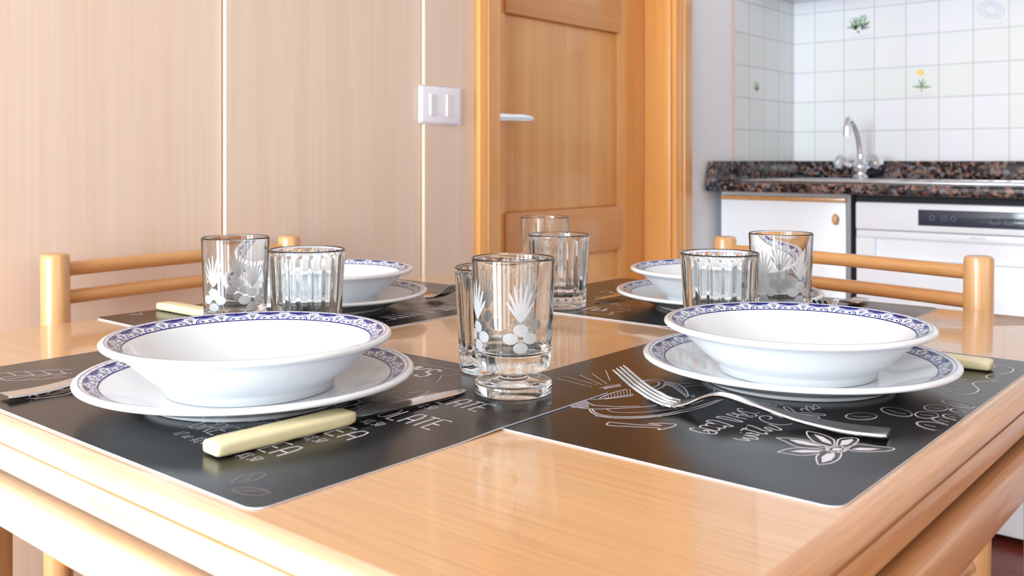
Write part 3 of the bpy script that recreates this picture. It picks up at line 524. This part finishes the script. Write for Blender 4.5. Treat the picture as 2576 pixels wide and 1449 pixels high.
b = MB(); b.box(X0+.0008, X0+.05, Y0+.0008, Y1-.0008, .7185, .7370, bev=.002, mi=1); b.box(X0+.0495, X1-.0008, Y0+.0008, Y1-.0008, .7185, .7370, bev=.002); b.build('extension_leaf', [M['sidex'], M['sidey_lit']], tb, loc=(.79, .65, .72))
b = MB(); b.box(X0+.01, X1-.01, Y0+.01, Y1-.01, .7125, .7183); b.build('shadow_gap', M['dark'], tb, loc=(.79, .65, .715))
xo0, xo1, yo0, yo1 = X0-.007, X1+.007, Y0-.012, Y1+.008
for (a, c, d_, e_, mm) in ((xo0, xo0+.022, yo0+.0222, yo1-.0222, 'sidey_lit'), (xo1-.022, xo1, yo0+.0222, yo1-.0222, 'sidey_lit'), (xo0, xo1, yo0, yo0+.022, 'sidex'), (xo0, xo1, yo1-.022, yo1, 'sidex')):
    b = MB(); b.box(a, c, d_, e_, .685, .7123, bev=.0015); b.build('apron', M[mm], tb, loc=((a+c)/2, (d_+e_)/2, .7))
for x, y in ((.396, 1.05), (1.185, .22), (.396, .22), (1.185, 1.05)):
    b = MB(); b.box(x-.025, x+.025, y-.025, y+.025, 0, .7122, bev=.003); b.build('leg', M['leg'], tb, loc=(x, y, 0))
# ---------------- chairs ----------------
def chair(loc, rz, W2, label, lean=.02, grp=None):
    t = thing('dining_chair', label, 'chair', loc, rz, grp)
    L = Vector(loc)
    def bd(mb, name, mat, o): 
        ob = mb.build(name, mat, loc=(0, 0, 0), smooth=50); ob.parent = t; return ob
    yb = lambda z: -lean*(1-z/.815)
    for s in (-1, 1):
        m_ = MB(); m_.tube([(s*W2, yb(0), 0), (s*W2, yb(.44), .44), (s*W2, yb(.8), .808), (s*W2, yb(.815), .8125), (s*W2, yb(.815), .8145)], [.017, .0185, .0185, .0175, .0150], 28)
        bd(m_, 'rear_leg', M['beechz'], t)
    for s in (-1, 1):
        m_ = MB(); m_.tube([(s*W2*.98, -.40, 0), (s*W2*.98, -.385, .43)], [.016, .0185], 24)
        bd(m_, 'front_leg', M['beechz'], t)
    for z in (.792, .754):
        m_ = MB(); pts = [(W2*k, yb(z)+.006*(1-k*k), z+.001*(1-k*k)) for k in [(-1+.1*j) for j in range(21)]]
        m_.tube(pts, .0098, 20); bd(m_, 'back_rail', M['beechx'], t)
    m_ = MB(); m_.box(-W2+.006, W2-.006, -.40, -.02, .43, .452, bev=.009, seg=4); bd(m_, 'seat', M['beechx'], t)
    for z, y in ((.20, -.398), (.28, -.398), (.24, yb(.24))):
        m_ = MB(); m_.tube([(-W2*.98, y, z), (W2*.98, y, z)], .009, 14); bd(m_, 'stretcher', M['beechx'], t)
    for s in (-1, 1):
        m_ = MB(); m_.tube([(s*W2*.985, -.394, .24), (s*W2*.985, yb(.24), .24)], .009, 14); bd(m_, 'stretcher', M['beechz'], t)
        m_ = MB(); m_.tube([(s*W2*.985, -.386, .415), (s*W2*.99, yb(.41), .415)], .011, 14); bd(m_, 'seat_rail', M['beechz'], t)
    return t
chair((.780, 1.301, 0), math.radians(1.5), .195, 'light wooden chair against the panelled wall, back with two round rails')
chair((1.3885, .540, 0), math.radians(-100.7), .2065, 'light wooden chair on the kitchen side of the table, before the dishwasher')
# ---------------- placemats ----------------
TH = .0009
MATS = {'m1': (.304, .647, .4376, .922), 'm2': (.510, .995, .197, .527), 'm3': (.554, 1.045, .802, 1.122), 'm4': (.942, 1.286, .368, .852)}
def sst(x): x = max(0, min(1, x)); return x*x*(3-2*x)
def over(k, x, y):
    # how far a mat is lifted where it lies on its neighbour
    if k in ('m2', 'm3'): return 0
    h = 0
    for q in ('m2', 'm3'):
        a, c, d_, e_ = MATS[q]
        dx = max(a-x, x-c, 0); dy = max(d_-y, y-e_, 0); d = math.hypot(dx, dy)
        h = max(h, sst(1-d/.05))
    return h*(TH+.0003)
def mz(k, x, y): return TZ+.0002+over(k, x, y)
def chalkline(mb, k, pts, w, mi=1, ox=0, oy=0):
    stroke(mb, pts, w, lambda x, y: (x, y, mz(k, x, y)+TH+.00012), mi, step=.012)
GL = {  # simple single-line capitals on a 1 x 1 grid
'A': [[(0, 0), (0, .7), (.2, 1), (.8, 1), (1, .7), (1, 0)], [(0, .4), (1, .4)]], 'C': [[(1, .85), (.8, 1), (.3, 1), (0, .75), (0, .25), (.3, 0), (.8, 0), (1, .12)]],
'H': [[(0, 0), (0, 1)], [(1, 0), (1, 1)], [(0, .5), (1, .5)]], 'O': [[(.5, 0), (.1, .12), (0, .4), (0, .7), (.2, .95), (.5, 1), (.8, .95), (1, .7), (1, .4), (.9, .12), (.5, 0)]],
'L': [[(0, 1), (0, 0), (.9, 0)]], 'T': [[(0, 1), (1, 1)], [(.5, 1), (.5, 0)]], 'E': [[(1, 1), (0, 1), (0, 0), (1, 0)], [(0, .5), (.8, .5)]],
'G': [[(1, .85), (.8, 1), (.3, 1), (0, .75), (0, .25), (.3, 0), (.8, 0), (1, .2), (1, .48), (.55, .48)]], 'R': [[(0, 0), (0, 1), (.7, 1), (1, .85), (1, .62), (.7, .48), (0, .48)], [(.45, .48), (1, 0)]],
'N': [[(0, 0), (0, 1), (1, 0), (1, 1)]], 'M': [[(0, 0), (0, 1), (.5, .4), (1, 1), (1, 0)]], 'I': [[(.5, 0), (.5, 1)]], 'K': [[(0, 0), (0, 1)], [(1, 1), (0, .45), (1, 0)]],
'W': [[(0, 1), (.25, 0), (.5, .7), (.75, 0), (1, 1)]], 'F': [[(1, 1), (0, 1), (0, 0)], [(0, .5), (.8, .5)]], 'D': [[(0, 0), (0, 1), (.6, 1), (1, .7), (1, .3), (.6, 0), (0, 0)]],
'S': [[(1, .85), (.7, 1), (.2, 1), (0, .8), (.15, .55), (.85, .45), (1, .2), (.8, 0), (.2, 0), (0, .15)]],
'1': [[(.2, .8), (.5, 1), (.5, 0)]], '2': [[(0, .8), (.3, 1), (.8, 1), (1, .75), (0, 0), (1, 0)]], '3': [[(0, .95), (1, 1), (.5, .6), (1, .4), (.8, .05), (.3, 0), (0, .12)]],
'5': [[(1, 1), (.15, 1), (0, .55), (.7, .6), (1, .35), (.8, .05), (0, .02)]], '0': [[(.5, 0), (0, .25), (0, .75), (.5, 1), (1, .75), (1, .25), (.5, 0)]], '6': [[(.9, 1), (.2, .7), (0, .3), (.4, 0), (.9, .15), (.9, .45), (.4, .55), (.05, .4)]],
'$': [[(1, .8), (.2, .85), (.1, .6), (.9, .4), (.8, .15), (0, .2)], [(.5, -.1), (.5, 1.1)]], ',': [[(.4, .1), (.2, -.2)]], '/': [[(0, 0), (1, 1)]],
'o': [[(.5, 0), (.1, .2), (.1, .5), (.5, .65), (.9, .5), (.9, .2), (.5, 0)]], 'z': [[(0, .6), (1, .6), (0, 0), (1, 0)]], ' ': []}
def text(mb, k, s, base, start, adv, h, w, frame, mi=1, slant=0, lw=.72):
    # frame: 'u' reads towards -y with letter tops towards +x; 'v' reads towards +x with tops towards +y
    for i, ch in enumerate(s):
        for ln in GL[ch]:
            P = []
            for x, y in ln:
                r_ = (i+x*lw)*adv+slant*y*h; t_ = y*h
                P.append((base+t_, start-r_) if frame == 'u' else (start+r_, base+t_))
            chalkline(mb, k, P, w, mi)
def placemat(k, label):
    a, c, d_, e_ = MATS[k]; mb = MB(); R = .010
    nx, ny = 40, 44; rows = []
    ys = [d_, d_+.0007, d_+.002, d_+.004, d_+.007, d_+R]+[d_+R+(e_-d_-2*R)*j/ny for j in range(1, ny)]+[e_-R, e_-.007, e_-.004, e_-.002, e_-.0007, e_]
    for y in ys:
        dy = max(d_+R-y, y-(e_-R), 0); ins = R-math.sqrt(max(0, R*R-dy*dy))
        rows.append([(a+ins+(c-a-2*ins)*i/nx, y) for i in range(nx+1)])
    n = len(rows); w = nx+1
    top = [(x, y, mz(k, x, y)+TH) for r_ in rows for x, y in r_]; bot = [(x, y, z-TH) for x, y, z in top]
    Nn = len(top)
    mb.add(top+bot, [[j*w+i, j*w+i+1, (j+1)*w+i+1, (j+1)*w+i] for j in range(n-1) for i in range(nx)], 0)
    off = 0
    bf = [[Nn+j*w+i, Nn+(j+1)*w+i, Nn+(j+1)*w+i+1, Nn+j*w+i+1] for j in range(n-1) for i in range(nx)]
    bd = [i for i in range(w)]+[j*w+nx for j in range(1, n)]+[(n-1)*w+i for i in range(nx-1, -1, -1)]+[j*w for j in range(n-2, 0, -1)]
    sf = [[bd[i], bd[(i+1) % len(bd)], Nn+bd[(i+1) % len(bd)], Nn+bd[i]][::-1] for i in range(len(bd))]
    for f_ in bf+sf: mb.f.append(f_); mb.m.append(2)
    for wd, pts in ART[k]:
        if len(pts) > 1:
            P = [(p[0]/1e4, p[1]/1e4) for p in pts]
            if len(P) > 4: P = curve(P, 3)
            chalkline(mb, k, P, wd*.000125)
    if k == 'm2':
        for pl in FILLS:
            P = [(p[0]/1e4, p[1]/1e4) for p in pl]; cx = sum(p[0] for p in P)/len(P); cy = sum(p[1] for p in P)/len(P)
            z = mz(k, cx, cy)+TH+.00010
            mb.add([(cx, cy, z)]+[(x, y, z) for x, y in P], [[0, 1+i, 1+(i+1) % len(P)] for i in range(len(P))], 1)
        text(mb, k, 'COFFEE', .2405, .843, .0112, .017, .0016, 'v')
        text(mb, k, '6 oz $2,20', .2285, .845, .0036, .008, .0006, 'v')
    if k == 'm1':
        text(mb, k, 'WHITE CHOCOLATE', .5275, .6505, .01165, .0222, .0013, 'u')
        text(mb, k, 'HOT CHOCOLATE', .4735, .6290, .0122, .0226, .0013, 'u')
        text(mb, k, 'MILK TEA', .4205, .6080, .0140, .0212, .0013, 'u')
        text(mb, k, 'GREEN TEA', .3690, .6120, .01205, .0215, .0013, 'u')
        for bz in (.5095, .4560, .4040, .3525): text(mb, k, '12 oz $3,00 / 20 oz $3,50', bz, .6040, .0038, .0092, .0006, 'u', slant=.15)
        text(mb, k, 'DRINKS', .5845, .6775, .0145, .030, .0034, 'u', slant=-.15, lw=.75)
        for P in ([(.6225, .70), (.6235, .574), (.605, .580), (.5992, .5851), (.588, .577), (.5773, .5694), (.5765, .62), (.5765, .70)],): chalkline(mb, k, P, .0007)
        for cx, cy, t_ in ((.3325, .4842, .05), (.3200, .4640, -1.2)):
            for s_, wd in ((1, .0007), (.9, .0005)):
                P = [(cx+s_*(.0118*math.cos(q_)*math.cos(t_)-.0058*math.sin(q_)*math.sin(t_)), cy+s_*(.0118*math.cos(q_)*math.sin(t_)+.0058*math.sin(q_)*math.cos(t_))) for q_ in [2*math.pi*i/22 for i in range(23)]]
                chalkline(mb, k, P, wd, 3)
            for o_ in (-.0016, 0, .0014):
                P = [(cx+l*math.cos(t_)-(o_+.002*math.sin(l*240))*math.sin(t_), cy+l*math.sin(t_)+(o_+.002*math.sin(l*240))*math.cos(t_)) for l in [-.009+.0018*i for i in range(11)]]
                chalkline(mb, k, P, .0007, 3)
    o = mb.build('placemat', [M['mat'], M['chalk'], M['matedge'], M['chalk2']], loc=((a+c)/2, (d_+e_)/2, TZ), weld=False, smooth=30)
    tag(o, label, 'placemat')
placemat('m2', 'black placemat with coffee cup drawing, script lettering and flower, at the right corner')
placemat('m3', 'black placemat at the far left, by the panelled wall, under a fork')
placemat('m1', 'black placemat with GREEN TEA and CHOCOLATE lettering, at the left corner')
placemat('m4', 'black placemat at the far right, in front of the kitchen-side chair')
# ---------------- plates and soup plates ----------------
def rimart(mb, zf, r0, r1, r2, n, off):
    # n repeats between radii r0 and r1; a ring of small cells out to r2
    S = 2*math.pi/n
    def F(x, y):
        r_ = r0+(r1-r0)*y; a = x*S; return (r_*math.cos(a), r_*math.sin(a), zf(r_)+off)
    def G(x, y): p = F(x, y); return (p[0], p[1], p[2]+.00006)
    xs = [i/12 for i in range(12*n+1)]
    between(mb, xs, [-.07]*len(xs), [.06]*len(xs), F, 1)
    between(mb, xs, [1.0]*len(xs), [1.035]*len(xs), F, 1)
    ro = (r2-r0)/(r1-r0)
    between(mb, xs, [ro-.05]*len(xs), [ro]*len(xs), F, 2)
    def lobe(t):
        t = abs(t)*2
        if t < .34: return 1.0-.06*(t/.34)**2
        if t < .46: return .94-.20*sst((t-.34)/.12)
        return .74-.06*sst((t-.46)/.54)
    for k in range(n):
        ts = [-.5+i/24 for i in range(25)]
        between(mb, [k+t_ for t_ in ts], [lobe(t_) for t_ in ts], [1.0]*25, F, 1)
        stroke(mb, [(k+t_, lobe(t_)-.075) for t_ in ts], .03, G, 2)
        for rr_, wd, mi in ((.36, .045, 2), (.29, .03, 2)):
            stroke(mb, [(k+.5+rr_*math.cos(a), rr_*1.85*math.sin(a)) for a in [math.pi*i/12 for i in range(13)]], wd, G, mi)
        blob(mb, k+.38, .23, .055, .10, G, 1, 10, -.4); blob(mb, k+.62, .23, .055, .10, G, 1, 10, .4)
        stroke(mb, [(k, .04), (k, .42)], .022, G, 1)
        mb.add([G(k-.075, .34), G(k-.06, .5), G(k, .44), G(k+.06, .5), G(k+.075, .34), G(k, .40)], [[0, 5, 2, 1], [5, 4, 3, 2]], 1)
        stroke(mb, [(k-.02, .48), (k-.10, .74), (k-.04, .68), (k, .80), (k+.04, .68), (k+.10, .74), (k+.02, .48)], .022, G, 1)
        blob(mb, k, .66, .03, .05, G, 1, 8)
        for q in (.0, .5):
            stroke(mb, [(k+q, 1.02), (k+q, ro-.02)], .02, G, 2)
PM = [M['porcelain'], M['navy'], M['blue']]
def prof_z(prof):
    def z(r_):
        for (a, za), (c, zc) in zip(prof, prof[1:]):
            if a <= r_ <= c: return za+(zc-za)*(r_-a)/(c-a)
        return prof[-1][1]
    return z
# dinner plate: 26 cm
in_p = [(0, .0072), (.04, .0072), (.075, .0074), (.084, .0082), (.093, .0108), (.102, .0140), (.110, .0164), (.1215, .0212), (.124, .0220), (.1265, .0225)]
mb = MB()
mb.lathe([(.0001, .0072)]+[p for p in in_p[1:]]+[(.1288, .0224), (.1301, .0217), (.1307, .0205), (.1303, .0190), (.1290, .0183), (.126, .0180), (.115, .0148), (.100, .0098), (.090, .0058), (.084, .0042), (.080, .0040), (.0785, .0008), (.0775, 0), (.0735, 0), (.0725, .0010), (.071, .0028), (.04, .0030), (.0001, .0030)], 144)
rimart(mb, prof_z(in_p), .1120, .1222, .1258, 28, .00016)
plate = mb.build('dinner_plate', PM, weld=False, smooth=60)
in_b = [(0, .0060), (.040, .0062), (.056, .0085), (.068, .0140), (.078, .0215), (.086, .0290), (.092, .0350), (.095, .0374), (.1045, .0424), (.1062, .0430), (.1082, .0433)]
mb = MB()
mb.lathe([(.0001, .0060)]+in_b[1:]+[(.1105, .0431), (.1119, .0423), (.1125, .0410), (.1121, .0398), (.1108, .0386), (.106, .0374), (.100, .0355), (.0965, .0325), (.090, .0262), (.082, .0182), (.074, .0115), (.068, .0078), (.0665, .0060), (.066, .0010), (.0645, 0), (.061, 0), (.060, .0012), (.059, .0030), (.03, .0032), (.0001, .0032)], 144)
rimart(mb, prof_z(in_b), .0958, .1052, .1080, 23, .00016)
soup = mb.build('soup_plate', PM, weld=False, smooth=60)
pz = TZ+.0002+TH+.0002
WH = ['on the left placemat, nearest the ivory-handled knife', 'on the right placemat, behind the large steel fork', 'on the far left placemat, behind a tumbler', 'on the far right placemat, behind a tumbler']
for i, (x, y) in enumerate(((.449, .652), (.786, .342), (.783, .973), (1.114, .590))):
    for j, (o, nm, z) in enumerate(((plate, 'dinner plate', pz), (soup, 'soup plate', pz+.0075))):
        q = o if i == 0 else o.copy()
        if i: C.objects.link(q)
        q.location = (x, y, z); q.rotation_euler = (0, 0, i*1.31+j*.4)
        tag(q, ('blue-rimmed %s ' % nm)+('under a soup plate ' if j == 0 else 'stacked ')+WH[i], 'plate', 'dinner plates on the placemats' if j == 0 else 'soup plates on the dinner plates')
# ---------------- glasses ----------------
def stemglass():
    t = thing('stemmed_glass', 'x', 'glass', (0, 0, 0))
    mb = MB()
    mb.lathe([(.0001, 0), (.0292, 0), (.0308, .0004), (.0315, .0014), (.0316, .0080), (.0311, .0093), (.0298, .0100), (.026, .0101), (.020, .0104), (.0170, .0112), (.0150, .0115), (.0118, .0122), (.0107, .0134), (.0107, .0155), (.0118, .0168), (.0150, .0175), (.0240, .0186), (.0285, .0203), (.0302, .0232), (.0309, .0290), (.0310, .0320),
              (.0340, .1075), (.0339, .1086), (.0333, .1090), (.0327, .1086), (.0325, .1072), (.0290, .0420), (.0284, .0370), (.0262, .0336), (.020, .0318), (.010, .0312), (.0001, .0310)], 96)
    mb.build('glass_body', M['glass'], t, smooth=60)
    et = MB(); R = lambda z: .0310+(z-.0320)*(.0030/.0755)+.00010
    for k in range(5):
        a0 = k*2*math.pi/5
        f = lambda x, z: (R(z)*math.cos(a0+x/.0325), R(z)*math.sin(a0+x/.0325), z)
        for cx, cz, rx, rz in ((0, .0552, .0061, .0046), (-.0082, .0482, .0063, .0045), (.0080, .0482, .0060, .0045), (0, .0410, .0061, .0043)): blob(et, cx, cz, rx, rz, f, 0, 20)
        for a, l in ((90, .0325), (80, .030), (100, .030), (69, .026), (111, .026), (55, .020), (125, .020)):
            a = math.radians(a); blob(et, math.cos(a)*l*.5, .0610+math.sin(a)*l*.5, l*.5, .00125, f, 0, 12, a)
    o = et.build('etched_pattern', M['etch'], t, weld=False, smooth=60); o['label'] = 'frosted fruit and leaf pattern'
    return t
def tumbler():
    def mod(r, z, a):
        if r < .03: return r
        k = sst((z-.008)/.012)*sst((.0895-z)/.004)
        return r-.0012*k*(1-abs(math.sin(11*a))**.8)
    mb = MB()
    P = [(.0001, .0010), (.030, .0010), (.0325, 0), (.0345, .0004), (.0356, .0022)]
    P += [(.0358+(.0405-.0358)*(z-.004)/.089, z) for z in [.004, .008, .011, .014, .018, .022, .03, .045, .06, .075, .084, .0865, .0885, .0895, .0908]]
    P += [(.0402, .0924), (.0394, .0930), (.0386, .0926), (.0382, .0910)]
    mb.lathe(P, 264, mod=mod)
    Q = [(.0382, .0910), (.0340, .030), (.0325, .0200), (.029, .0150), (.018, .0132), (.0001, .0130)]
    mb.lathe(Q, 264)
    # weld the two shells at the lip
    b_ = bmesh.new(); me = bpy.data.meshes.new('t'); me.from_pydata(mb.v, [], mb.f); b_.from_mesh(me)
    bmesh.ops.remove_doubles(b_, verts=b_.verts, dist=1e-6); m2 = MB(); b_.verts.index_update(); m2.bm(b_)
    o = m2.build('fluted_tumbler', M['glass'], smooth=60)
    bpy.data.meshes.remove(me); return o
sg = stemglass(); tm = tumbler()
def w2(X, Y):
    a = math.radians(40.1); c, s = math.cos(a), math.sin(a); return (s*X+c*Y, -c*X+s*Y)
gz = TZ+.0002+TH+.0003
SP = [((.592, .4972), 'etched stemmed glass standing at the front of the group, between the two nearer placemats', gz+.0012, .25),
      ((.565, .846), 'etched stemmed glass left of a fluted tumbler, behind the left soup plate', gz+.0012, .89),
      ((1.045, .8205), 'etched stemmed glass farthest back, in front of the wooden door', gz+.0012, 2.1),
      ((.9776, .4426), 'etched stemmed glass right of a fluted tumbler, behind the right soup plate', gz+.0012, .45)]
for i, ((x, y), lb, z, rz) in enumerate(SP):
    if i == 0: q = sg; q.location = (x, y, z); q.rotation_euler = (0, 0, rz)
    else: q = dup(sg, (x, y, z), rz, lb)
    q['label'] = lb; q['group'] = 'etched stemmed glasses'
TP = [((.652, .5640), 'fluted tumbler half hidden behind the front etched glass', TZ+.0004+TH),
      ((.6377, .8230), 'fluted tumbler behind the left soup plate, right of an etched glass', gz+.0012),
      ((.9865, .7520), 'fluted tumbler at the back centre, in front of the farthest etched glass', gz),
      ((.8975, .4735), 'fluted tumbler behind the right soup plate, left of an etched glass', gz)]
for i, ((x, y), lb, z) in enumerate(TP):
    q = tm if i == 0 else tm.copy()
    if i: C.objects.link(q)
    q.location = (x, y, z); q.rotation_euler = (0, 0, .17*i)
    tag(q, lb, 'glass', 'fluted tumblers')
# ---------------- cutlery ----------------
def rrect(x, w, h, zc, n=4, k=.3):
    r = min(w, h)*k/1.0; pts = []
    for cx, cz, a0 in ((w/2-r, h/2-r, 0), (-w/2+r, h/2-r, 90), (-w/2+r, -h/2+r, 180), (w/2-r, -h/2+r, 270)):
        for i in range(n+1):
            a = math.radians(a0+90*i/n); pts.append((x, cx+r*math.cos(a), zc+cz+r*math.sin(a)))
    return pts
def knife():
    t = thing('table_knife', 'x', 'knife', (0, 0, 0))
    mb = MB(); rg = []
    for x, w, h in ((0, .0165, .0062), (.0008, .0188, .0076), (.0025, .0198, .0086), (.008, .0202, .0092), (.05, .0204, .0096), (.095, .0206, .0096), (.104, .0202, .0094), (.109, .0176, .0082), (.1115, .0125, .0060)):
        rg.append(rrect(x, w, h, .0049, 4, .30))
    mb.loft(rg); mb.build('handle', M['ivory'], t, smooth=50)['label'] = 'ivory coloured handle'
    mb = MB(); rg = []
    for x, y0, y1, th in ((.110, -.0050, .0050, .0030), (.114, -.0078, .0072, .0022), (.125, -.0088, .0080, .0018), (.16, -.0088, .0080, .0015), (.195, -.0082, .0074, .0013), (.212, -.0064, .0064, .0012), (.222, -.0036, .0048, .0011), (.2268, -.0008, .0032, .001), (.2280, .0006, .0018, .0006)):
        zc = .0047-.0025*(x-.11)/.118
        rg.append([(x, y0, zc-.0001), (x, (y0+y1)/2, zc-th/2), (x, y1, zc-th/2*.8), (x, y1, zc+th/2*.8), (x, (y0+y1)/2, zc+th/2), (x, y0, zc+.0001)])
    mb.loft(rg); mb.build('blade', M['cutlery'], t, smooth=30)['label'] = 'polished steel blade'
    return t
def fork():
    mb = MB()
    def zc(x):
        K = [(0, .0016), (.008, .0012), (.03, .0010), (.06, .0038), (.095, .0105), (.118, .0138), (.130, .0105), (.142, .0040), (.152, .0016), (.165, .0040), (.180, .0105), (.192, .0185), (.200, .0245)]
        for i in range(len(K)-1):
            if K[i][0] <= x <= K[i+1][0]:
                p = curve([K[i], K[i+1]], 1); a = K[max(i-1, 0)]; d_ = K[min(i+2, len(K)-1)]; b0, c0 = K[i], K[i+1]
                t = (x-b0[0])/(c0[0]-b0[0]); m0 = (c0[1]-a[1])/(c0[0]-a[0])*(c0[0]-b0[0]); m1 = (d_[1]-b0[1])/(d_[0]-b0[0])*(c0[0]-b0[0])
                return (2*t**3-3*t*t+1)*b0[1]+(t**3-2*t*t+t)*m0+(-2*t**3+3*t*t)*c0[1]+(t**3-t*t)*m1
        return K[-1][1]
    def wd(x):
        K = [(0, .0195), (.002, .0215), (.02, .0215), (.05, .0180), (.09, .0118), (.118, .0082), (.130, .0092), (.142, .0180), (.150, .0234), (.158, .0250)]
        for (a, u), (c, v_) in zip(K, K[1:]):
            if a <= x <= c: return u+(v_-u)*sst((x-a)/(c-a))
        return K[-1][1]
    rg = []
    xs = [0, .001, .004]+[.01+.004*i for i in range(38)]
    for x in xs:
        if x > .158: break
        th = .0030-.0007*min(1, x/.15); w = wd(x); z = zc(x)+th/2
        dip = .0010*sst((x-.13)/.02)
        rg.append([(x, -w/2, z+dip), (x, -w/2+.0012, z+th/2+dip*.8), (x, 0, z+th/2), (x, w/2-.0012, z+th/2+dip*.8), (x, w/2, z+dip), (x, w/2-.0012, z-th/2+dip*.8), (x, 0, z-th/2), (x, -w/2+.0012, z-th/2+dip*.8)])
    mb.loft(rg)
    for i in range(4):
        y = (-1.5+i)*.0068; rg = []
        for j in range(14):
            x = .152+.048*j/13; w = .0043-.0013*j/13; th = .0025-.0007*j/13
            if j == 13: w = .0012; th = .0008
            z = zc(x)+th/2+.0008; yy = y*(1-.04*j/13)
            rg.append([(x, yy-w/2, z), (x, yy-w/4, z+th/2), (x, yy+w/4, z+th/2), (x, yy+w/2, z), (x, yy+w/4, z-th/2), (x, yy-w/4, z-th/2)])
        mb.loft(rg)
    return mb.build('dinner_fork', M['cutlery'], smooth=45)
def aim(o, a, c, z):
    o.location = (a[0], a[1], z); o.rotation_euler = (0, 0, math.atan2(c[1]-a[1], c[0]-a[0]))
kz = TZ+.0002+TH+.0003
kn = knife()
KP = [((.3405, .5385), (.567, .5265), 'ivory-handled knife lying across the GREEN TEA lettering on the left placemat', kz),
      ((.932, .222), (.926, .44), 'ivory-handled knife poking out from under the rim of the right dinner plate', kz),
      ((.640, 1.118), (.645, .90), 'ivory-handled knife lying behind the etched glass on the far left placemat', kz),
      ((1.2705, .722), (1.043, .735), 'table knife with only its blade tip visible beside the far right dinner plate', kz)]
for i, (a, c, lb, z) in enumerate(KP):
    q = kn if i == 0 else dup(kn, (0, 0, 0), 0, lb)
    q['label'] = lb; q['group'] = 'ivory-handled table knives'; aim(q, a, c, z)
fk = fork()
FP = [((.6600, .2215), (.6245, .43), 'steel fork lying tines up on the GOOD DAYS lettering of the right placemat', kz),
      ((.316, .7880), (.52, .790), 'steel fork with only its handle showing left of the left dinner plate', kz),
      ((.922, 1.066), (.9165, .86), 'dark reflecting fork at the right end of the far left placemat', kz),
      ((1.282, .466), (1.09, .448), 'steel fork with its handle end resting on the far right placemat', kz)]
for i, (a, c, lb, z) in enumerate(FP):
    q = fk if i == 0 else fk.copy()
    if i: C.objects.link(q)
    aim(q, a, c, z); tag(q, lb, 'fork', 'steel dinner forks')
